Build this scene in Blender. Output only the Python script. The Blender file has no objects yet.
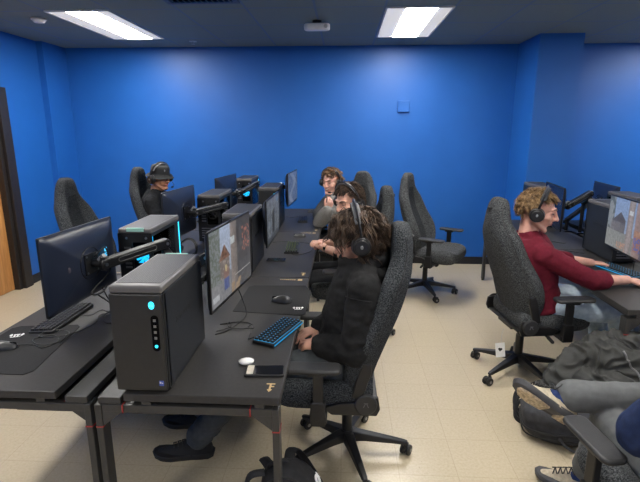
import bpy, bmesh, math, random
from mathutils import Vector, Matrix, noise
V = Vector
PI = math.pi
random.seed(11)
SC = bpy.context.scene
COL = SC.collection

# ------------------------------------------------------------------ mesh builder
def ident():
    return Matrix.Identity(3)

def frame(fwd, up):
    f = V(fwd).normalized()
    r = f.cross(V(up)).normalized()
    u = r.cross(f)
    return Matrix((r, f, u)).transposed()      # columns: right, forward, up

class MB:
    def __init__(s):
        s.v = []; s.f = []; s.m = []; s.mi = 0
    def add(s, vs, fs):
        b = len(s.v)
        s.v += [V(p) for p in vs]
        for f in fs:
            s.f.append([b + i for i in f]); s.m.append(s.mi)
    def box(s, c, d, R=None):
        R = R or ident(); c = V(c); hx, hy, hz = d[0]/2, d[1]/2, d[2]/2
        vs = [c + R @ V((x*hx, y*hy, z*hz)) for z in (-1, 1) for y in (-1, 1) for x in (-1, 1)]
        s.add(vs, [(0,2,3,1), (4,5,7,6), (0,1,5,4), (2,6,7,3), (0,4,6,2), (1,3,7,5)])
    def bb(s, x0, x1, y0, y1, z0, z1):
        s.box(((x0+x1)/2, (y0+y1)/2, (z0+z1)/2), (x1-x0, y1-y0, z1-z0))
    def rings(s, rs, cap=True):
        n = len(rs[0]); vs = [p for r in rs for p in r]; fs = []
        for i in range(len(rs)-1):
            for j in range(n):
                k = (j+1) % n
                fs.append((i*n+j, i*n+k, (i+1)*n+k, (i+1)*n+j))
        if cap:
            fs.append(tuple(reversed(range(n))))
            fs.append(tuple((len(rs)-1)*n + j for j in range(n)))
        s.add(vs, fs)
    def cyl(s, p0, p1, r0, r1=None, n=18):
        r1 = r0 if r1 is None else r1
        p0, p1 = V(p0), V(p1); d = (p1-p0).normalized()
        a = V((0,0,1)) if abs(d.z) < .9 else V((1,0,0))
        x = d.cross(a).normalized(); y = d.cross(x)
        s.rings([[p + (x*math.cos(2*PI*j/n) + y*math.sin(2*PI*j/n))*r for j in range(n)] for p, r in ((p0, r0), (p1, r1))])
    def ell(s, c, r, R=None, n=18, m=10):
        R = R or ident(); c = V(c); rs = []
        for i in range(1, m):
            t = PI*i/m
            rs.append([c + R @ V((r[0]*math.sin(t)*math.cos(2*PI*j/n), r[1]*math.sin(t)*math.sin(2*PI*j/n), -r[2]*math.cos(t))) for j in range(n)])
        b = len(s.v); s.rings(rs, cap=False)
        s.add([c + R @ V((0,0,-r[2])), c + R @ V((0,0,r[2]))], [])
        e0 = len(s.v)-2; e1 = e0+1; l = b + (m-2)*n
        for j in range(n):
            k = (j+1) % n
            s.f.append([b+k, b+j, e0]); s.m.append(s.mi)
            s.f.append([l+j, l+k, e1]); s.m.append(s.mi)
    def cap(s, p0, p1, r0, r1=None, n=16):
        r1 = r0 if r1 is None else r1
        p0, p1 = V(p0), V(p1); d = (p1-p0)
        if d.length < 1e-6: d = V((0,0,1e-4))
        d = d.normalized()
        a = V((0,0,1)) if abs(d.z) < .9 else V((1,0,0))
        x = d.cross(a).normalized(); y = d.cross(x)
        rs = []
        for p, r, t0, t1 in ((p0, r0, -PI/2, 0), (p1, r1, 0, PI/2)):
            for i in range(5):
                t = t0 + (t1-t0)*i/4
                rr = max(r*math.cos(t), r*.04)
                rs.append([p + d*(r*math.sin(t)) + (x*math.cos(2*PI*j/n) + y*math.sin(2*PI*j/n))*rr for j in range(n)])
        s.rings(rs)
    def chain(s, pts, rad, n=16):
        for i in range(len(pts)-1):
            s.cap(pts[i], pts[i+1], rad[i], rad[i+1], n)
    def tube(s, pts, r, n=8, flat=None):
        pts = [V(p) for p in pts]; N = len(pts)
        rr = r if isinstance(r, (list, tuple)) else [r]*N
        d0 = (pts[1]-pts[0]).normalized()
        a = V((0,0,1)) if abs(d0.z) < .9 else V((1,0,0))
        x = d0.cross(a).normalized(); rs = []
        for i in range(N):
            d = (pts[min(i+1, N-1)] - pts[max(i-1, 0)])
            d = d.normalized() if d.length > 1e-9 else d0
            x = (x - d*x.dot(d)).normalized(); y = d.cross(x)
            fx, fy = flat or (1, 1)
            rs.append([pts[i] + (x*math.cos(2*PI*j/n)*fx + y*math.sin(2*PI*j/n)*fy)*rr[i] for j in range(n)])
        s.rings(rs)
    def prism(s, poly, z0, z1, M=None):
        n = len(poly)
        a = [V((p[0], p[1], z0)) for p in poly]; b = [V((p[0], p[1], z1)) for p in poly]
        if M: a = [M @ p for p in a]; b = [M @ p for p in b]
        s.rings([a, b])
    def tf(s, M):
        s.v = [M @ p for p in s.v]; return s
    def mesh(s, name, mats, smooth=40):
        me = bpy.data.meshes.new(name)
        me.from_pydata([tuple(p) for p in s.v], [], s.f)
        mats = mats if isinstance(mats, (list, tuple)) else [mats]
        for m in mats: me.materials.append(m)
        me.polygons.foreach_set('material_index', s.m)
        bm = bmesh.new(); bm.from_mesh(me)
        bmesh.ops.recalc_face_normals(bm, faces=bm.faces)
        bm.to_mesh(me); bm.free()
        if smooth:
            me.polygons.foreach_set('use_smooth', [True]*len(me.polygons))
            if smooth < 180: me.set_sharp_from_angle(angle=math.radians(smooth))
        me.update()
        return me
    def build(s, name, mats, parent=None, origin=None, smooth=40, bevel=0, seg=2, sub=0):
        if origin is not None:
            o_ = V(origin); s.v = [p - o_ for p in s.v]
        o = bpy.data.objects.new(name, s.mesh(name, mats, smooth))
        COL.objects.link(o)
        if parent is not None: o.parent = parent
        elif origin is not None: o.location = V(origin)
        if bevel:
            b = o.modifiers.new('Bevel', 'BEVEL'); b.width = bevel; b.segments = seg; b.limit_method = 'ANGLE'; b.angle_limit = math.radians(35)
        if sub:
            b = o.modifiers.new('Subdiv', 'SUBSURF'); b.levels = sub; b.render_levels = sub
        return o
    def melt(s, name, mat, parent=None, origin=None, vox=.006, it=6, disp=None, factor=.5):
        """one continuous skin around every piece added so far"""
        me = s.mesh(name+'_src', mat, 0)
        o = bpy.data.objects.new(name+'_src', me); COL.objects.link(o)
        r = o.modifiers.new('R', 'REMESH'); r.mode = 'VOXEL'; r.voxel_size = vox; r.use_smooth_shade = True
        if it:
            k = o.modifiers.new('S', 'SMOOTH'); k.factor = factor; k.iterations = it
        dg = bpy.context.evaluated_depsgraph_get(); dg.update()
        nm = bpy.data.meshes.new_from_object(o.evaluated_get(dg)); nm.name = name
        bpy.data.objects.remove(o); bpy.data.meshes.remove(me)
        nm.materials.clear(); nm.materials.append(mat)
        if disp:
            n_ = [v.normal.copy() for v in nm.vertices]
            for v, nn in zip(nm.vertices, n_): v.co += nn*disp(v.co, nn)
        if origin is not None:
            nm.transform(Matrix.Translation(-V(origin)))
        nm.polygons.foreach_set('use_smooth', [True]*len(nm.polygons)); nm.update()
        o = bpy.data.objects.new(name, nm); COL.objects.link(o)
        if parent is not None: o.parent = parent
        elif origin is not None: o.location = V(origin)
        return o

def thing(name, label, cat, loc=(0,0,0), rz=0, group=None):
    o = bpy.data.objects.new(name, None); COL.objects.link(o)
    o.empty_display_size = .1
    o.location = loc; o.rotation_euler = (0, 0, rz)
    return tag(o, label, cat, group)
def tag(o, label, cat, group=None, kind=None):
    o['label'] = label; o['category'] = cat
    if group: o['group'] = group
    if kind: o['kind'] = kind
    return o
def struct(o, label=None):
    o['kind'] = 'structure'
    if label: o['label'] = label
    return o
def clone(root, loc, rz, label, group=None):
    r = root.copy(); COL.objects.link(r); r.location = loc; r.rotation_euler = (0, 0, rz)
    r['label'] = label
    if group: r['group'] = group
    for ch in list(root.children):
        c = ch.copy(); COL.objects.link(c); c.parent = r
        for g in list(ch.children):
            d = g.copy(); COL.objects.link(d); d.parent = c
    return r
def bez(pts, n=10):
    """smooth path through the points"""
    P = [V(p) for p in pts]; out = []
    for i in range(len(P)-1):
        a = P[max(i-1, 0)]; b = P[i]; c = P[i+1]; d = P[min(i+2, len(P)-1)]
        for k in range(n):
            t = k/n
            out.append(.5*((2*b) + (c-a)*t + (2*a-5*b+4*c-d)*t*t + (3*b-a-3*c+d)*t**3))
    out.append(P[-1]); return out
def rrect(w, h, r, n=5):
    out = []
    for cx, cy, a0 in ((w/2-r, h/2-r, 0), (-w/2+r, h/2-r, PI/2), (-w/2+r, -h/2+r, PI), (w/2-r, -h/2+r, 1.5*PI)):
        for i in range(n+1):
            a = a0 + PI/2*i/n
            out.append((cx + r*math.cos(a), cy + r*math.sin(a)))
    return out

# ------------------------------------------------------------------ materials
def nodes(m):
    m.use_nodes = True
    return m.node_tree.nodes, m.node_tree.links, m.node_tree.nodes['Principled BSDF']
def mk(name, col, rough=.5, metal=0, var=.12, scale=30, bump=0, bscale=None, spec=.5, col2=None, detail=4, lo=.35, hi=.65):
    m = bpy.data.materials.new(name); N, L, p = nodes(m)
    tc = N.new('ShaderNodeTexCoord'); nz = N.new('ShaderNodeTexNoise')
    nz.inputs['Scale'].default_value = scale; nz.inputs['Detail'].default_value = detail
    L.new(tc.outputs['Object'], nz.inputs['Vector'])
    r = N.new('ShaderNodeValToRGB'); L.new(nz.outputs['Fac'], r.inputs['Fac'])
    c2 = col2 or [min(1, c*(1+var)) for c in col]
    c1 = col if col2 else [c*(1-var) for c in col]
    r.color_ramp.elements[0].position = lo; r.color_ramp.elements[1].position = hi
    r.color_ramp.elements[0].color = (*c1, 1); r.color_ramp.elements[1].color = (*c2, 1)
    L.new(r.outputs['Color'], p.inputs['Base Color'])
    p.inputs['Roughness'].default_value = rough; p.inputs['Metallic'].default_value = metal
    p.inputs['Specular IOR Level'].default_value = spec
    if bump:
        b = N.new('ShaderNodeBump'); b.inputs['Strength'].default_value = bump; b.inputs['Distance'].default_value = .004
        n2 = N.new('ShaderNodeTexNoise'); n2.inputs['Scale'].default_value = bscale or scale*4; n2.inputs['Detail'].default_value = 3
        L.new(tc.outputs['Object'], n2.inputs['Vector']); L.new(n2.outputs['Fac'], b.inputs['Height'])
        L.new(b.outputs['Normal'], p.inputs['Normal'])
    return m
def glow(name, col, strength):
    m = bpy.data.materials.new(name); N, L, p = nodes(m)
    p.inputs['Base Color'].default_value = (*[c*.3 for c in col], 1)
    p.inputs['Emission Color'].default_value = (*col, 1); p.inputs['Emission Strength'].default_value = strength
    return m
def glassy(name, tint, alpha=.35):
    m = bpy.data.materials.new(name); N, L, p = nodes(m)
    tr = N.new('ShaderNodeBsdfTransparent'); tr.inputs['Color'].default_value = (*tint, 1)
    gl = N.new('ShaderNodeBsdfGlossy'); gl.inputs['Roughness'].default_value = .05
    gl.inputs['Color'].default_value = (.9, .9, .9, 1)
    fr = N.new('ShaderNodeFresnel'); fr.inputs['IOR'].default_value = 1.45
    mx = N.new('ShaderNodeMixShader')
    L.new(fr.outputs[0], mx.inputs[0]); L.new(tr.outputs[0], mx.inputs[1]); L.new(gl.outputs[0], mx.inputs[2])
    L.new(mx.outputs[0], N['Material Output'].inputs['Surface'])
    return m
def fabric(name, c1, c2, scale=220, bump=.5):
    return mk(name, c1, .95, 0, col2=c2, scale=scale, bump=bump, bscale=scale*1.6, spec=.15, detail=2, lo=.38, hi=.66)

M = {}
M['wall'] = mk('blue satin wall paint', (.013, .122, .455), .46, var=.03, scale=3, bump=.10, bscale=140, spec=.45)
M['base'] = mk('black rubber baseboard', (.012, .013, .016), .5)
M['wood'] = None
M['jamb'] = mk('dark brown door frame paint', (.022, .018, .016), .45)
M['chair'] = fabric('charcoal heather fabric', (.012, .014, .016), (.086, .092, .098), 190)
M['chair_lite'] = fabric('grey heather fabric', (.014, .016, .018), (.112, .117, .120), 190)
M['chair_panel'] = fabric('dark charcoal centre panel fabric', (.008, .010, .011), (.052, .056, .060), 190)
M['plastic'] = mk('black matte plastic', (.0095, .0095, .0105), .40, var=.15)
M['pad'] = mk('black soft armrest padding', (.022, .022, .023), .5, bump=.2, bscale=300)
M['rubber'] = mk('black rubber', (.01, .01, .01), .55)
M['steel'] = mk('brushed steel', (.45, .45, .46), .3, metal=1)
M['red'] = mk('red accent paint', (.42, .03, .03), .4)
M['desk'] = mk('dark grey desk laminate', (.036, .034, .033), .48, var=.08, scale=60, bump=.08, bscale=400, spec=.32)
M['deskmetal'] = mk('charcoal powder coated steel', (.036, .035, .034), .42, var=.08, scale=80, bump=.08, bscale=500)
M['deskblack'] = mk('black gap sheet', (.013, .013, .014), .4)
M['mat'] = mk('charcoal cloth mousepad', (.020, .020, .021), .85, scale=200, bump=.2, bscale=600, spec=.2)
M['gold'] = mk('gold printed mark', (.62, .45, .22), .5)
M['white'] = mk('white print', (.75, .75, .74), .6, var=.03)
M['case'] = mk('dark grey tower shell', (.019, .0185, .018), .42, var=.06, scale=50, bump=.05, bscale=600)
M['caseside'] = mk('black tower side panel', (.017, .019, .022), .42, var=.06, scale=50, bump=.06, bscale=700)
M['casetop'] = mk('grey tower top trim', (.125, .118, .114), .40, var=.04)
M['grille'] = None
M['dark'] = mk('black interior', (.002, .002, .0025), .9, spec=.1)
M['port'] = mk('port socket metal', (.25, .25, .26), .35, metal=.8)
M['mint'] = mk('mint green sticker', (.34, .62, .52), .5, var=.04)
M['bluesticker'] = mk('blue sticker', (.05, .10, .45), .4)
M['cyan'] = glow('cyan lamp', (.03, .62, .9), 2.6)
M['fanglow'] = glow('cyan lit fan blades', (.01, .42, .85), 1.7)
M['glass'] = glassy('smoked glass', (.30, .36, .42))
M['monback'] = mk('navy black monitor shell', (.016, .022, .042), .32, var=.06, scale=10, spec=.6)
M['monglow'] = glow('blue monitor ring glow', (.01, .10, .30), .22)
M['moncyan'] = glow('cyan monitor mark', (.08, .55, .95), 1.5)
M['monfaint'] = mk('grey emblem print', (.08, .07, .09), .3)
M['bezel'] = mk('black monitor bezel', (.010, .010, .011), .35)
M['screenoff'] = mk('switched off navy screen', (.012, .016, .030), .25, var=.03)
M['arm'] = mk('black arm enamel', (.012, .012, .013), .33)
M['armedge'] = mk('pale grey arm edge', (.13, .125, .12), .4)
M['key'] = mk('black keycap', (.014, .014, .015), .5)
M['kbblue'] = glow('blue keyboard backlight', (.02, .30, .62), .8)
M['kbgreen'] = glow('yellow green keyboard backlight', (.45, .60, .10), .42)
M['kbody'] = mk('black keyboard body', (.014, .014, .015), .45)
M['mouse'] = mk('dark grey mouse shell', (.032, .032, .034), .38)
M['cable'] = mk('black cable sheath', (.010, .010, .010), .5)
M['phone'] = mk('black phone glass', (.008, .008, .010), .12)
M['lightgrey'] = mk('light grey plastic', (.55, .55, .54), .45, var=.03)
M['whiteplastic'] = mk('white glossy plastic', (.86, .85, .83), .25, var=.02)
M['hp'] = mk('black headset plastic', (.011, .011, .012), .38)
M['hpgrey'] = mk('grey headset band padding', (.13, .13, .135), .55)
M['silver'] = mk('silver emblem', (.32, .32, .32), .35, metal=.6)
M['paper'] = mk('white paper tag', (.80, .79, .77), .7, var=.03)
M['hoodie_black'] = mk('black fleece', (.017, .017, .0175), .9, var=.2, scale=40, bump=.35, bscale=260, spec=.15)
M['hoodie_grey'] = mk('heather grey fleece', (.25, .24, .225), .95, scale=160, var=.22, bump=.4, bscale=300, spec=.1)
M['maroon'] = mk('maroon jersey cotton', (.125, .010, .022), .85, var=.10, scale=50, bump=.25, bscale=260, spec=.2)
M['shirt_black'] = mk('black cotton', (.018, .019, .021), .9, var=.2, scale=40, bump=.3, bscale=260, spec=.15)
M['navy'] = mk('navy blue jersey', (.013, .025, .075), .75, var=.15, scale=40, bump=.25, bscale=240, spec=.25)
M['jeans'] = mk('pale blue washed denim', (.40, .50, .60), .9, col2=(.58, .68, .76), scale=26, bump=.4, bscale=420, spec=.15)
M['slacks'] = mk('blue grey cotton trousers', (.070, .078, .085), .9, var=.12, scale=40, bump=.3, bscale=350, spec=.15)
M['greypants'] = mk('mid grey cotton trousers', (.125, .130, .132), .9, var=.10, scale=30, bump=.3, bscale=350, spec=.15)
M['darkpants'] = mk('near black trousers', (.012, .013, .016), .9)
M['blackshoe'] = mk('black knit shoe', (.007, .007, .008), .8, bump=.3, bscale=300)
M['blacksole'] = mk('black shoe sole', (.012, .012, .013), .6)
M['tanshoe'] = mk('beige mesh shoe', (.52, .45, .33), .8, var=.15, scale=60, bump=.3, bscale=300)
M['greysole'] = mk('dark grey shoe midsole', (.06, .06, .066), .6)
M['tread'] = mk('tan gum tread', (.50, .39, .25), .7, var=.35, scale=70, bump=.9, bscale=90)
M['lace'] = mk('dark shoe lace', (.03, .03, .03), .8)
M['sock'] = mk('navy blue sock', (.02, .04, .14), .9)
M['sock_black'] = mk('black sock', (.008, .008, .009), .9)
M['bag'] = mk('black bag nylon', (.017, .017, .019), .75, var=.2, scale=40, bump=.3, bscale=500, spec=.3)
M['bag_grey'] = mk('dark grey bag nylon', (.050, .051, .056), .75, var=.2, scale=30, bump=.35, bscale=500, spec=.3)
M['jacket'] = mk('charcoal coat nylon', (.052, .053, .050), .6, var=.18, scale=18, bump=.35, bscale=200, spec=.35)
M['hat'] = mk('black felt hat', (.022, .023, .023), .9, bump=.3, bscale=300)
M['tattoo'] = mk('black arm band', (.012, .012, .012), .7)
M['lips'] = mk('lip skin', (.42, .12, .10), .5)
M['eye'] = mk('dark eye', (.02, .012, .01), .3)
M['teeth'] = mk('teeth', (.75, .72, .66), .35)
def skin(name, c):
    m = mk(name, c, .5, var=.10, scale=14, bump=.12, bscale=260, spec=.4)
    p = m.node_tree.nodes['Principled BSDF']
    p.inputs['Subsurface Weight'].default_value = .12; p.inputs['Subsurface Radius'].default_value = (.01, .004, .002)
    p.inputs['Subsurface Scale'].default_value = .4
    return m
M['skin_pale'] = skin('pale skin', (.62, .34, .25))
M['skin_fair'] = skin('fair pink skin', (.66, .36, .28))
M['skin_tan'] = skin('tan skin', (.46, .22, .13))
def hairm(name, a, b):
    return mk(name, a, .6, col2=b, scale=34, detail=3, spec=.3, bump=.3, bscale=120)
M['hair_brown'] = hairm('dark brown hair', (.024, .015, .010), (.105, .066, .042))
M['hair_mid'] = hairm('brown hair', (.024, .014, .010), (.095, .058, .036))
M['hair_blond'] = hairm('dark blond hair', (.085, .048, .022), (.36, .23, .11))
M['hair_light'] = hairm('light brown hair', (.10, .055, .03), (.30, .18, .10))
M['hair_black'] = hairm('black hair', (.008, .007, .006), (.02, .016, .014))

def wood_mat():
    m = bpy.data.materials.new('golden oak door veneer'); N, L, p = nodes(m)
    tc = N.new('ShaderNodeTexCoord'); mp = N.new('ShaderNodeMapping'); mp.inputs['Scale'].default_value = (6, 6, .6)
    nz = N.new('ShaderNodeTexNoise'); nz.inputs['Scale'].default_value = 4; nz.inputs['Detail'].default_value = 6; nz.inputs['Distortion'].default_value = 1.5
    r = N.new('ShaderNodeValToRGB'); r.color_ramp.elements[0].color = (.42, .17, .045, 1); r.color_ramp.elements[1].color = (.66, .33, .11, 1)
    r.color_ramp.elements[0].position = .3; r.color_ramp.elements[1].position = .7
    L.new(tc.outputs['Object'], mp.inputs['Vector']); L.new(mp.outputs[0], nz.inputs['Vector']); L.new(nz.outputs['Fac'], r.inputs['Fac'])
    L.new(r.outputs['Color'], p.inputs['Base Color']); p.inputs['Roughness'].default_value = .4
    return m
M['wood'] = wood_mat()
def grille_mat():
    m = bpy.data.materials.new('perforated grey grille'); N, L, p = nodes(m)
    tc = N.new('ShaderNodeTexCoord'); vo = N.new('ShaderNodeTexVoronoi'); vo.inputs['Scale'].default_value = 105; vo.inputs['Randomness'].default_value = .15
    vo.voronoi_dimensions = '2D'
    r = N.new('ShaderNodeValToRGB'); r.color_ramp.elements[0].color = (.004, .004, .004, 1); r.color_ramp.elements[1].color = (.060, .058, .056, 1)
    r.color_ramp.elements[0].position = .34; r.color_ramp.elements[1].position = .52
    L.new(tc.outputs['Object'], vo.inputs['Vector']); L.new(vo.outputs['Distance'], r.inputs['Fac']); L.new(r.outputs['Color'], p.inputs['Base Color'])
    p.inputs['Roughness'].default_value = .5
    return m
M['grille'] = grille_mat()
def floor_mat():
    m = bpy.data.materials.new('waxed beige vinyl tile'); N, L, p = nodes(m)
    g = N.new('ShaderNodeNewGeometry')
    br = N.new('ShaderNodeTexBrick'); br.offset = 0; br.inputs['Scale'].default_value = 1
    br.inputs['Brick Width'].default_value = .305; br.inputs['Row Height'].default_value = .305
    br.inputs['Mortar Size'].default_value = .0022; br.inputs['Mortar Smooth'].default_value = .3
    br.inputs['Color1'].default_value = (.53, .455, .325, 1); br.inputs['Color2'].default_value = (.515, .44, .31, 1); br.inputs['Mortar'].default_value = (.44, .36, .25, 1)
    L.new(g.outputs['Position'], br.inputs['Vector'])
    n1 = N.new('ShaderNodeTexNoise'); n1.inputs['Scale'].default_value = 70; n1.inputs['Detail'].default_value = 5; n1.inputs['Roughness'].default_value = .7
    L.new(g.outputs['Position'], n1.inputs['Vector'])
    r1 = N.new('ShaderNodeValToRGB'); r1.color_ramp.elements[0].position = .34; r1.color_ramp.elements[0].color = (.90, .88, .85, 1)
    r1.color_ramp.elements[1].position = .6; r1.color_ramp.elements[1].color = (1.04, 1.04, 1.04, 1)
    L.new(n1.outputs['Fac'], r1.inputs['Fac'])
    mx = N.new('ShaderNodeMixRGB'); mx.blend_type = 'MULTIPLY'; mx.inputs[0].default_value = 1
    L.new(br.outputs['Color'], mx.inputs[1]); L.new(r1.outputs['Color'], mx.inputs[2])
    # brown flecks
    vo = N.new('ShaderNodeTexNoise'); vo.inputs['Scale'].default_value = 95; vo.inputs['Detail'].default_value = 5; vo.inputs['Distortion'].default_value = .8
    L.new(g.outputs['Position'], vo.inputs['Vector'])
    r2 = N.new('ShaderNodeValToRGB'); r2.color_ramp.elements[0].position = .675; r2.color_ramp.elements[0].color = (0, 0, 0, 1)
    r2.color_ramp.elements[1].position = .73; r2.color_ramp.elements[1].color = (.45, .45, .45, 1)
    L.new(vo.outputs['Fac'], r2.inputs['Fac'])
    m2 = N.new('ShaderNodeMixRGB'); L.new(r2.outputs['Color'], m2.inputs[0]); L.new(mx.outputs[0], m2.inputs[1]); m2.inputs[2].default_value = (.20, .15, .10, 1)
    L.new(m2.outputs[0], p.inputs['Base Color'])
    p.inputs['Roughness'].default_value = .30
    p.inputs['Specular IOR Level'].default_value = .4
    b = N.new('ShaderNodeBump'); b.inputs['Strength'].default_value = .04; b.inputs['Distance'].default_value = .004
    L.new(n1.outputs['Fac'], b.inputs['Height']); L.new(b.outputs[0], p.inputs['Normal'])
    return m
M['floor'] = floor_mat()
def ceil_mat():
    m = bpy.data.materials.new('slate painted ceiling tile'); N, L, p = nodes(m)
    g = N.new('ShaderNodeNewGeometry'); mp = N.new('ShaderNodeMapping'); mp.inputs['Location'].default_value = (-.335+.006+.597*20, -4.365+.006+.66*20, 0)
    L.new(g.outputs['Position'], mp.inputs['Vector'])
    br = N.new('ShaderNodeTexBrick'); br.offset = 0; br.inputs['Scale'].default_value = 1
    br.inputs['Brick Width'].default_value = .597; br.inputs['Row Height'].default_value = .66
    br.inputs['Mortar Size'].default_value = .011; br.inputs['Mortar Smooth'].default_value = .1
    br.inputs['Color1'].default_value = (.215, .265, .262, 1); br.inputs['Color2'].default_value = (.20, .25, .247, 1); br.inputs['Mortar'].default_value = (.15, .22, .34, 1)
    L.new(mp.outputs[0], br.inputs['Vector']); L.new(br.outputs['Color'], p.inputs['Base Color'])
    n1 = N.new('ShaderNodeTexNoise'); n1.inputs['Scale'].default_value = 160; L.new(g.outputs['Position'], n1.inputs['Vector'])
    ad = N.new('ShaderNodeMath'); ad.operation = 'MULTIPLY_ADD'; ad.inputs[1].default_value = -3.0
    L.new(br.outputs['Fac'], ad.inputs[0]); L.new(n1.outputs['Fac'], ad.inputs[2])
    b = N.new('ShaderNodeBump'); b.inputs['Strength'].default_value = .25; b.inputs['Distance'].default_value = .006
    L.new(ad.outputs[0], b.inputs['Height']); L.new(b.outputs[0], p.inputs['Normal'])
    p.inputs['Roughness'].default_value = .75
    return m
M['ceiling'] = ceil_mat()
def screen_mat(name, strength=1.0):
    m = bpy.data.materials.new(name); N, L, p = nodes(m)
    a = N.new('ShaderNodeAttribute'); a.attribute_name = 'picture'
    p.inputs['Base Color'].default_value = (.01, .01, .01, 1); p.inputs['Roughness'].default_value = .3
    L.new(a.outputs['Color'], p.inputs['Emission Color']); p.inputs['Emission Strength'].default_value = strength
    return m
M['screen'] = screen_mat('lit screen', .72)

# ------------------------------------------------------------------ room
XL, XR, YB, YF, ZC = -3.65, 6.2, 6.22, -3.2, 2.78
def slab(name, x0, x1, y0, y1, z0, z1, mat, **k):
    b = MB(); b.bb(x0, x1, y0, y1, z0, z1)
    return struct(b.build(name, mat, smooth=0, **k))
slab('floor', XL-.2, XR+.2, YF-.2, YB+.2, -.1, 0, M['floor'])
slab('ceiling', XL-.2, XR+.2, YF-.2, YB+.2, ZC, ZC+.1, M['ceiling'])
slab('wall_back', XL-.2, XR+.2, YB, YB+.15, 0, ZC, M['wall'])
slab('wall_right', XR, XR+.15, YF, YB, 0, ZC, M['wall'])
slab('wall_front', XL, XR, YF-.15, YF, 0, ZC, M['wall'])
# left wall with a door opening y 3.98..4.90
b = MB(); b.bb(XL-.15, XL, 4.92, YB, 0, ZC); b.bb(XL-.15, XL, YF, 3.98, 0, ZC); b.bb(XL-.15, XL, 3.98, 4.92, 2.13, ZC)
struct(b.build('wall_left', M['wall'], smooth=0))
slab('trim_1', XL, XL+.075, 5.74, YB, 0, ZC, M['wall'])          # the shallow pilaster in the far left corner
slab('trim_2', 2.10, 2.575, 5.58, YB, 0, ZC, M['wall'])          # square column on the right
b = MB(); b.bb(XL+.075, 2.10, YB-.012, YB, 0, .10); b.bb(2.575, XR, YB-.012, YB, 0, .10)
struct(b.build('baseboard_back', M['base'], smooth=0))
b = MB(); b.bb(XL, XL+.012, 5.06, 5.74, 0, .10); b.bb(XL, XL+.087, 5.728, 5.74, 0, .10); b.bb(XL+.075, XL+.087, 5.74, YB-.012, 0, .10); b.bb(XL, XL+.012, YF, 3.84, 0, .10)
struct(b.build('baseboard_left', M['base'], smooth=0))
b = MB(); b.bb(2.088, 2.10, 5.568, YB-.012, 0, .10); b.bb(2.10, 2.587, 5.568, 5.58, 0, .10); b.bb(2.575, 2.587, 5.58, YB-.012, 0, .10)
struct(b.build('baseboard_column', M['base'], smooth=0))
# door
d = bpy.data.objects.new('door_1', None); COL.objects.link(d); d.location = (XL, 4.45, 0); struct(d)
b = MB(); b.bb(-.10, -.055, -.42, .42, .008, 2.10); b.build('door_leaf', M['wood'], d, smooth=0, bevel=.003)
b = MB()
for s in (-1, 1):
    b.bb(-.15, .010, s*.445-.025, s*.445+.025, 0, 2.13)
    b.bb(-.10, .045, min(s*.47, s*.60), max(s*.47, s*.60), 0, 2.20)
b.bb(-.15, .010, -.42, .42, 2.10, 2.13); b.bb(.0, .045, -.47, .47, 2.13, 2.20)
b.build('door_frame', M['jamb'], d, smooth=0, bevel=.004)
b = MB(); b.cyl((-.055, -.36, 1.0), (-.02, -.36, 1.0), .026); b.cyl((-.02, -.36, 1.0), (-.005, -.36, 1.0), .011); b.cap((-.005, -.36, 1.0), (-.005, -.26, 1.0), .009)
b.build('door_handle', M['steel'], d)

# ceiling fixtures
def light_mat(name, s):
    m = bpy.data.materials.new(name); N, L, p = nodes(m)
    p.inputs['Base Color'].default_value = (.8, .8, .8, 1)
    p.inputs['Emission Color'].default_value = (1, .965, .92, 1); p.inputs['Emission Strength'].default_value = s
    return m
LS = 50.0
M['lamp'] = light_mat('bright lamp diffuser', LS)
M['lampside'] = light_mat('lamp side panel', .50)
M['lampframe'] = mk('white lamp frame', (.7, .7, .7), .5, var=.02)
def troffer():
    t = thing('ceiling_light', 'x', 'ceiling light')
    b = MB()
    W, Ln = .583, 1.30
    for s in (-1, 1):
        b.box((s*(W/2-.008), 0, -.006), (.016, Ln, .012)); b.box((0, s*(Ln/2-.008), -.006), (W-.032, .016, .012))
    b.build('frame', M['lampframe'], t, smooth=0)
    b = MB(); n = 9; P = []
    b.box((.02, 0, -.005), (.27, Ln-.034, .006)); b.build('diffuser', M['lamp'], t, smooth=0)
    b = MB()
    b.box((-.195, 0, -.004), (.16, Ln-.034, .004)); b.box((.215, 0, -.004), (.12, Ln-.034, .004))
    b.build('reflector', M['lampside'], t, smooth=0)
    return t
LT = troffer()
spots = [(.628, 5.02, 'bright rectangular ceiling light right of the white oval fixture'), (-2.36, 4.99, 'bright rectangular ceiling light beside the round smoke detector')]
hidden = [(x, y) for x in (-2.36, .628, 4.02) for y in (2.34, -.9)] + [(4.05, 5.02)]
for i, (x, y, lb) in enumerate(spots):
    if i == 0: LT.location = (x, y, ZC); LT['label'] = lb; LT['group'] = 'ceiling lights'
    else: clone(LT, (x, y, ZC), 0, lb, 'ceiling lights')
for x, y in hidden:
    clone(LT, (x, y, ZC), 0, 'rectangular ceiling light overhead out of the picture', 'ceiling lights')
# vent
t = thing('ceiling_vent', 'black slatted air vent in the dark ceiling above the left desks', 'vent', (-1.17, 3.86, ZC))
b = MB()
for s in (-1, 1): b.box((s*.275, 0, -.006), (.045, .595, .012)); b.box((0, s*.275, -.006), (.505, .045, .012))
b.build('frame', mk('navy vent frame', (.045, .07, .16), .5), t, smooth=0)
b = MB(); b.box((0, 0, -.001), (.5, .5, .002)); b.build('backing', M['dark'], t, smooth=0)
for k in range(11):
    b = MB(); b.box((-.23+k*.046, 0, -.010), (.030, .5, .003), Matrix.Rotation(.5, 3, 'Y')); b.build('slat', M['plastic'], t, smooth=0)
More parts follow.
